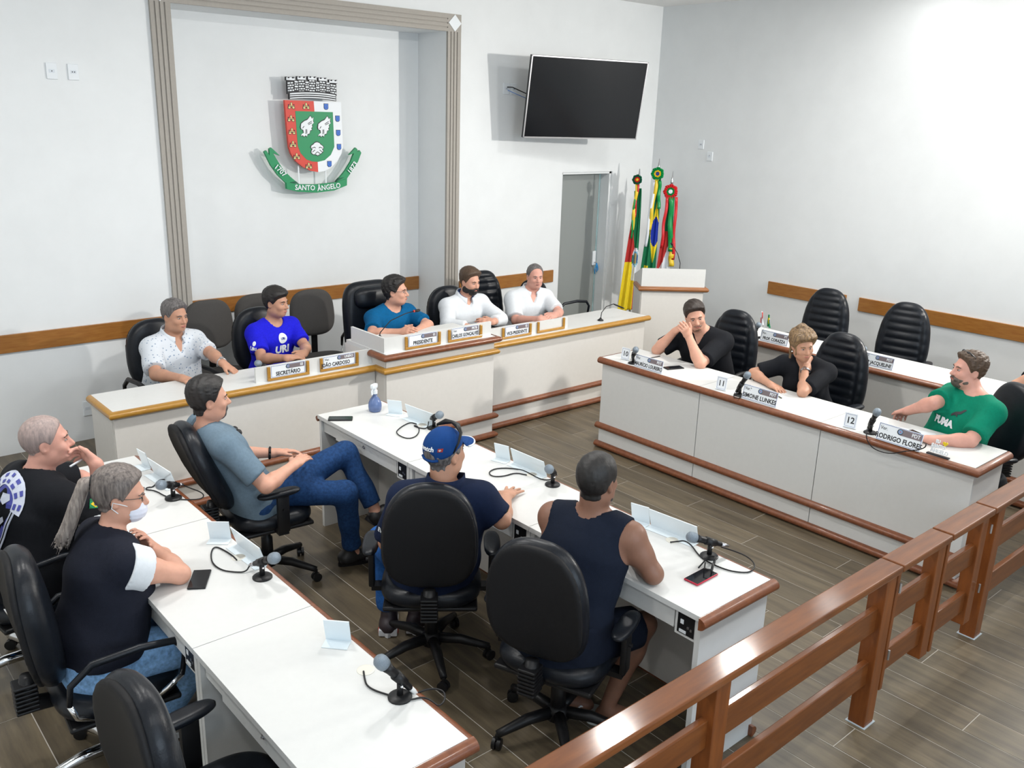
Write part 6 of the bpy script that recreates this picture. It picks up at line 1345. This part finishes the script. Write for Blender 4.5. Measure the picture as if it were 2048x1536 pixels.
q0 = np.maximum(q0, np.interp(y, [-.11, -.06, 0, .08, .12], [.0, .01, .038, .05, .05]) - z)
q0 = np.maximum(q0, -(np.sqrt((x / .034) ** 2 + ((z - .012) / .030) ** 2 + (np.minimum(y + .05, 0) * 0) ** 2) - 1) * .03 * (y < -.03) - 1. * (y >= -.03))
bz = .048 + .020 * (x / .08) ** 2 * -1 - .25 * (y - .08); br = np.maximum(np.abs(z - bz) - .004, np.sqrt((x / .078) ** 2 + ((y - .075) / .105) ** 2) * .078 - .078); br = np.maximum(br, .07 - y)
Cp.d = (np.minimum(q0, br) * p.hs).astype(np.float32); V, F = Cp.mesh(); p.cap = p.add('cap', V, F, C_CAP)
p.addmb('cap_trim', MB().tube([hp(.078 * math.sin(a), .075 + .105 * math.cos(a), .048 - .020 * math.sin(a) ** 2 - .25 * (.105 * math.cos(a) - .005)) for a in np.linspace(-1.5, 1.5, 19)], .0045, 6), WHITE)
p.addmb('cap_strap', MB().tube([hp(-.052, -.098, .004), hp(-.03, -.110, -.002), hp(0, -.115, -.004), hp(.03, -.110, -.002), hp(.052, -.098, .004)], .007, 6), C_CAP)
surf_patch(p, p.cap, flat_text('swatch', .030, 1.0, .001), 0, hp(-.006, -.3, .058), -p.hr * -1, p.hu, WHITE, 'cap_lettering', .0025)
surf_patch(p, p.cap, MB().box(-.008, .008, -.008, .008, 0, 0), 0, hp(.060, -.3, .056), p.hr, p.hu, RED, 'cap_badge', .002); surf_patch(p, p.cap, MB().box(-.0045, .0045, -.0015, .0015, 0, 0).box(-.0015, .0015, -.0045, .0045, 0, 0), 0, hp(.060, -.3, .056), p.hr, p.hu, WHITE, 'badge_cross', .004)
p.addmb('sunglasses', MB().tube([hp(.088, -.03, .03), hp(.094, .0, .075), hp(.082, .03, .115), hp(.04, .05, .137), hp(0, .055, .142), hp(-.04, .05, .137), hp(-.082, .03, .115)], [.004, .005, .008, .014, .008, .014, .006], 8), PLAS, lab='black sunglasses resting on the cap')
for (txt, s_, clr) in (('EV', 'L', WHITE),):
    c = p.J['s' + s_] + (p.J['e' + s_] - p.J['s' + s_]) * .55; od = unit(-p.r * .75 - p.tf * .6); surf_patch(p, p.top, flat_text(txt, .03, 1., .001), 0, c + od * .15, unit(np.cross(p.t, od)), p.t, clr, 'sleeve_lettering')
c = p.J['sR'] + (p.J['eR'] - p.J['sR']) * .6; od = unit(p.r * .9 - p.tf * .3); surf_patch(p, p.top, disc_mb(.020), 0, c + od * .15, unit(np.cross(p.t, od)), p.t, YEL, 'sleeve_badge', .002); surf_patch(p, p.top, disc_mb(.013), 0, c + od * .15, unit(np.cross(p.t, od)), p.t, GREEN, 'sleeve_badge_centre', .004)
# K  navy tank top
JK = dict(PJ['K']); JK['ftR'] = (.75, -.62, 0); JK['ftL'] = (.7, -.5, 0)
p = PPL['K'] = person('K', 'man in a navy tank top and shorts leaning on the desk, seen from behind', JK, SK_D, dict(name='tank_top', m=C_TANK, inf=.010, sl=0, neckr=.085, armhole=.115, seed=16, amp=.004), dict(name='shorts', m=C_TANK, short=.86, inf=.022, seed=8),
    dict(m=hairm('black_short', (.014, .012, .011)), th=.005, top=.006, noise=.001), build=1.14, face=dict(beard='full', bm=H_BLK, bth=-.002), hands=dict(R=DOWN, L=dict(n=(-.3, .2, -.6), curl=.8)))
hp = p.hp; nk = p.J['neck'] + p.t * .02
p.addmb('necklace', MB().tube([nk + (p.r * math.cos(a) * .072 + p.tf * (math.sin(a) * .072 - .008)) + p.t * (-.012 - .045 * max(0, math.sin(a))) for a in np.linspace(0, 2 * math.pi, 25)], .0025, 6), GOLD)
for s_ in 'RL':
    an = npv(*JK['a' + s_]); fd = unit(JK['ft' + s_]); sd = np.cross(fd, [0, 0, 1]); mb = MB(); o2 = [(math.sin(2 * math.pi * k / 24) * (.048 if math.cos(2 * math.pi * k / 24) > 0 else .040), .05 + math.cos(2 * math.pi * k / 24) * .145) for k in range(24)]
    mb.prism(o2, 0, .014); mb.v = [tuple(npv(an[0], an[1], .001) + sd * v[0] + fd * v[1] + npv(0, 0, v[2])) for v in mb.v]
    g = npv(an[0], an[1], 0); fl = thing('flip_flop', 'white flip flop under the %s foot of the man in a navy tank top' % ('right' if s_ == 'R' else 'left'), 'sandal', (float(an[0]), float(an[1]), 0)); part('sole', mb, mat('flipflop_white', (.62, .68, .66), .6), fl, 40, world=True)
    part('strap', MB().tube([g + fd * .04 + sd * .045 + npv(0, 0, .014), g + fd * .08 + sd * .038 + npv(0, 0, .055), g + fd * .14 + npv(0, 0, .018)], .005, 6).tube([g + fd * .04 - sd * .045 + npv(0, 0, .014), g + fd * .08 - sd * .038 + npv(0, 0, .055), g + fd * .14 + npv(0, 0, .018)], .005, 6), mat('flipflop_strap', (.7, .75, .78), .5), fl, True, world=True)
# L  grey haired man, black tee
p = PPL['L'] = person('L', 'man with cropped grey hair in a black T-shirt, hand at his mouth', PJ['L'], SK_R, dict(name='t_shirt', m=C_BLACK, inf=.016, sl=.82, neckr=.078, seed=18), dict(m=JEANB),
    dict(m=H_SH, th=.0035, top=.002, noise=.0006, line=[(-.11, -.075), (-.05, -.07), (-.02, -.03), (.012, -.018), (.03, .015), (.055, .06), (.075, .085), (.12, .092)]), build=1.24, belly=.02, face=dict(brow=H_BR), hands=dict(R=dict(n=(-.8, -.2, -.2), curl=1.0), L=DOWN))
bo = p.J['pelvis'] + p.t * p.TL * .62 - p.tf * .3
PW_ = mat('print_white', (.62, .66, .78), .6); PB_ = mat('print_blue', (.07, .08, .36), .6)
def ring_seg(r0, r1, a0, a1, n=16, cy=.07):
    v = []
    for k in range(n + 1):
        a = a0 + (a1 - a0) * k / n; v += [(r0 * math.cos(a), cy + r0 * math.sin(a), 0), (r1 * math.cos(a), cy + r1 * math.sin(a), 0)]
    return MB().add(v, [(2 * k, 2 * k + 1, 2 * k + 3, 2 * k + 2) for k in range(n)])
pb = MB().add([(.10, .08, 0), (.08, .14, 0), (.0, .165, 0), (-.08, .14, 0), (-.10, .08, 0), (-.02, -.20, 0), (.02, -.20, 0)], [tuple(range(7))])
surf_patch(p, p.top, pb, 0, bo, p.r, p.t, PB_, 'back_print', .003)
pr = ring_seg(.086, .150, -.15, math.pi + .15)
for s2 in (-1, 1):
    pr.add([(s2 * .118, .06, 0), (s2 * .106, .06, 0), (s2 * .028, -.21, 0), (s2 * .040, -.21, 0)], [(0, 1, 2, 3)]); pr.add([(s2 * .098, .06, 0), (s2 * .090, .06, 0), (s2 * .014, -.21, 0), (s2 * .022, -.21, 0)], [(0, 1, 2, 3)])
pr.add([(.0, .12, 0), (.05, .125, 0), (.062, .10, 0), (.03, .07, 0), (.0, .085, 0)], [(0, 1, 2, 3, 4)]); pr.add([(-.05, .06, 0), (.02, .03, 0), (.0, -.02, 0), (-.04, -.01, 0)], [(0, 1, 2, 3)]); pr.add([(.02, .0, 0), (.05, .02, 0), (.06, .0, 0), (.03, -.03, 0), (.0, -.08, 0)], [(0, 1, 2, 3, 4)])
surf_patch(p, p.top, pr, 0, bo, p.r, p.t, PW_, 'back_print_white', .0055)
pm_ = MB()
for k in range(7):
    a = .1 + k * (math.pi - .2) / 6; c_, s_2 = math.cos(a), math.sin(a); e_ = npv(-s_2, c_) * .013
    for w2 in (.095, .124): pm_.add([(w2 * c_ + e_[0], .07 + w2 * s_2 + e_[1], 0), ((w2 + .016) * c_ + e_[0], .07 + (w2 + .016) * s_2 + e_[1], 0), ((w2 + .016) * c_ - e_[0], .07 + (w2 + .016) * s_2 - e_[1], 0), (w2 * c_ - e_[0], .07 + w2 * s_2 - e_[1], 0)], [(0, 1, 2, 3)])
surf_patch(p, p.top, pm_, 0, bo, p.r, p.t, PB_, 'back_print_marks', .008)
c = p.J['sR'] + (p.J['eR'] - p.J['sR']) * .62; od = unit(p.r * .9 + npv(0, 0, .2)); xx = unit(np.cross(p.t, od))
surf_patch(p, p.top, MB().box(-.032, .032, -.022, .022, 0, 0), 0, c + od * .15, xx, p.t, GREEN, 'sleeve_flag', .003); surf_patch(p, p.top, MB().add([(-.028, 0, 0), (0, -.018, 0), (.028, 0, 0), (0, .018, 0)], [(0, 1, 2, 3)]), 0, c + od * .15, xx, p.t, YEL, 'sleeve_flag_diamond', .0045); surf_patch(p, p.top, disc_mb(.009), 0, c + od * .15, xx, p.t, BLUED, 'sleeve_flag_disc', .006)
pen = unit(p.J['tR'] - p.J['wR']); tag(part('pen', MB().tube([tuple(p.J['wR'] + pen * .10 + npv(.0, -.01, -.03)), tuple(p.J['wR'] + pen * .12 + npv(-.06, -.06, -.05))], .005, 8), WHITE, None, True), 'white pen held by the grey haired man at the left edge', 'pen')
# M  woman with ponytail and mask
JM = dict(PJ['M'])
p = PPL['M'] = person('M', 'woman with a grey blonde ponytail, glasses and face mask', JM, SK_L, dict(name='vest', m=C_NAVY2, inf=.016, sl=.0, neckr=.064, seed=20, amp=.005, armhole=None, hem=.115), dict(m=JEANL, seed=11, inf=.020, amp=.006), 
    dict(m=H_PM, th=.012, top=.012, noise=.0012, line=[(-.11, -.07), (-.05, -.065), (-.02, -.04), (.012, -.02), (.03, .02), (.055, .060), (.075, .078), (.12, .085)]), fem=True, build=1.18, belly=.02, hands=dict(R=dict(n=(-.4, 0, -.4), curl=.5), L=DOWN), shoe=dict(m=mat('shoe_pale', (.45, .42, .40), .6), sole=WHITE))
for s_ in 'RL':
    S = SDF(p.J['s' + s_] - .2, p.J['s' + s_] + .2, .008); sh, el = p.J['s' + s_], p.J['e' + s_]
    clipcone(S, sh - unit(el - sh) * .012, sh + unit(el - sh) * .080, .100, .090, .02, cb=0., ca=0.); V, F = S.mesh(); p.add('sleeve', V, F, C_WHITE, lab='white cap sleeve')
hp = p.hp; T = SDF(p.J['head'] - npv(.36, .36, .42), p.J['head'] + .22, .0065)
T.cone(hp(0, -.10, .055), hp(0, -.145, .045), .028, .030, .01); rs_ = np.random.RandomState(4)
for k in range(34):
    a_ = rs_.rand() * 6.28; q_ = math.sqrt(rs_.rand()); ox, oy = math.cos(a_) * q_, math.sin(a_) * q_; ln_ = .8 + .3 * rs_.rand(); sp_ = 1 + .5 * rs_.rand()
    pts_ = [hp(.018 * ox, -.125 + .016 * oy, .052), hp(.026 * ox, -.152 + .020 * oy, .030), hp(.034 * ox + .006, -.172 + .026 * oy, -.05), hp(.036 * ox + .012, -.196 + .028 * oy, -.05 - .10 * ln_), hp(.040 * ox * sp_ + .022, -.228 + .036 * oy * sp_, -.05 - .215 * ln_)]
    for q2 in range(4): T.cone(pts_[q2], pts_[q2 + 1], [.012, .0125, .0115, .0095][q2], [.0125, .0115, .0095, .002][q2], .0045)
V, F = T.mesh(); p.add('ponytail', V, F, H_PT); p.addmb('hair_tie', MB().tube([hp(.03 * math.cos(a), -.118, .053 + .03 * math.sin(a)) for a in np.linspace(0, 2 * math.pi, 17)], .007, 6), PLAS)
glasses(p, mat('glasses_dark', (.06, .045, .04), .35))
Ms = SDF(p.J['head'] - .17, p.J['head'] + .17, .0056)
X = Ms.ax[0][:, None, None] - p.J['head'][0]; Y = Ms.ax[1][None, :, None] - p.J['head'][1]; Z = Ms.ax[2][None, None, :] - p.J['head'][2]
x = (X * p.hr[0] + Y * p.hr[1] + Z * p.hr[2]) / p.hs; y = (X * p.hf[0] + Y * p.hf[1] + Z * p.hf[2]) / p.hs; z = (X * p.hu[0] + Y * p.hu[1] + Z * p.hu[2]) / p.hs
d = (np.sqrt((x / .066) ** 2 + ((y - .04) / .078) ** 2 + ((z + .065) / .062) ** 2) - 1) * .06; d = np.maximum(d, .045 - y + .2 * np.abs(z + .065)); d = np.maximum(d, z + .018 + .0 * x) + .0015 * np.sin(z * 300); Ms.d = (d * p.hs).astype(np.float32)
V, F = Ms.mesh(); p.add('face_mask', V, F, mat('mask_white', (.70, .72, .82), .8)); 
for sg in (-1, 1): p.addmb('mask_loop', MB().tube([hp(sg * .060, .050, -.03), hp(sg * .078, .01, -.012), hp(sg * .086, -.02, -.002), hp(sg * .084, -.024, -.03), hp(sg * .074, .0, -.055), hp(sg * .052, .048, -.085)], .0022, 5), WHITE)
# N  only an arm of him reaches the frame
p = PPL['N'] = person('N', 'man at the right edge of the picture of whom only a raised arm shows', PJ['N'], SK_M, dict(name='t_shirt', m=C_BLACK, inf=.015, sl=.6, neckr=.07, seed=22), dict(m=C_DARKT), dict(m=H_BLK), hands=dict(R=dict(n=(0, .8, .2), curl=.8), L=DOWN))
chair('office_chair', 'black office chair at the right edge behind the back row desk', (-1.14, -5.46), F_(182), 'task', 'T')
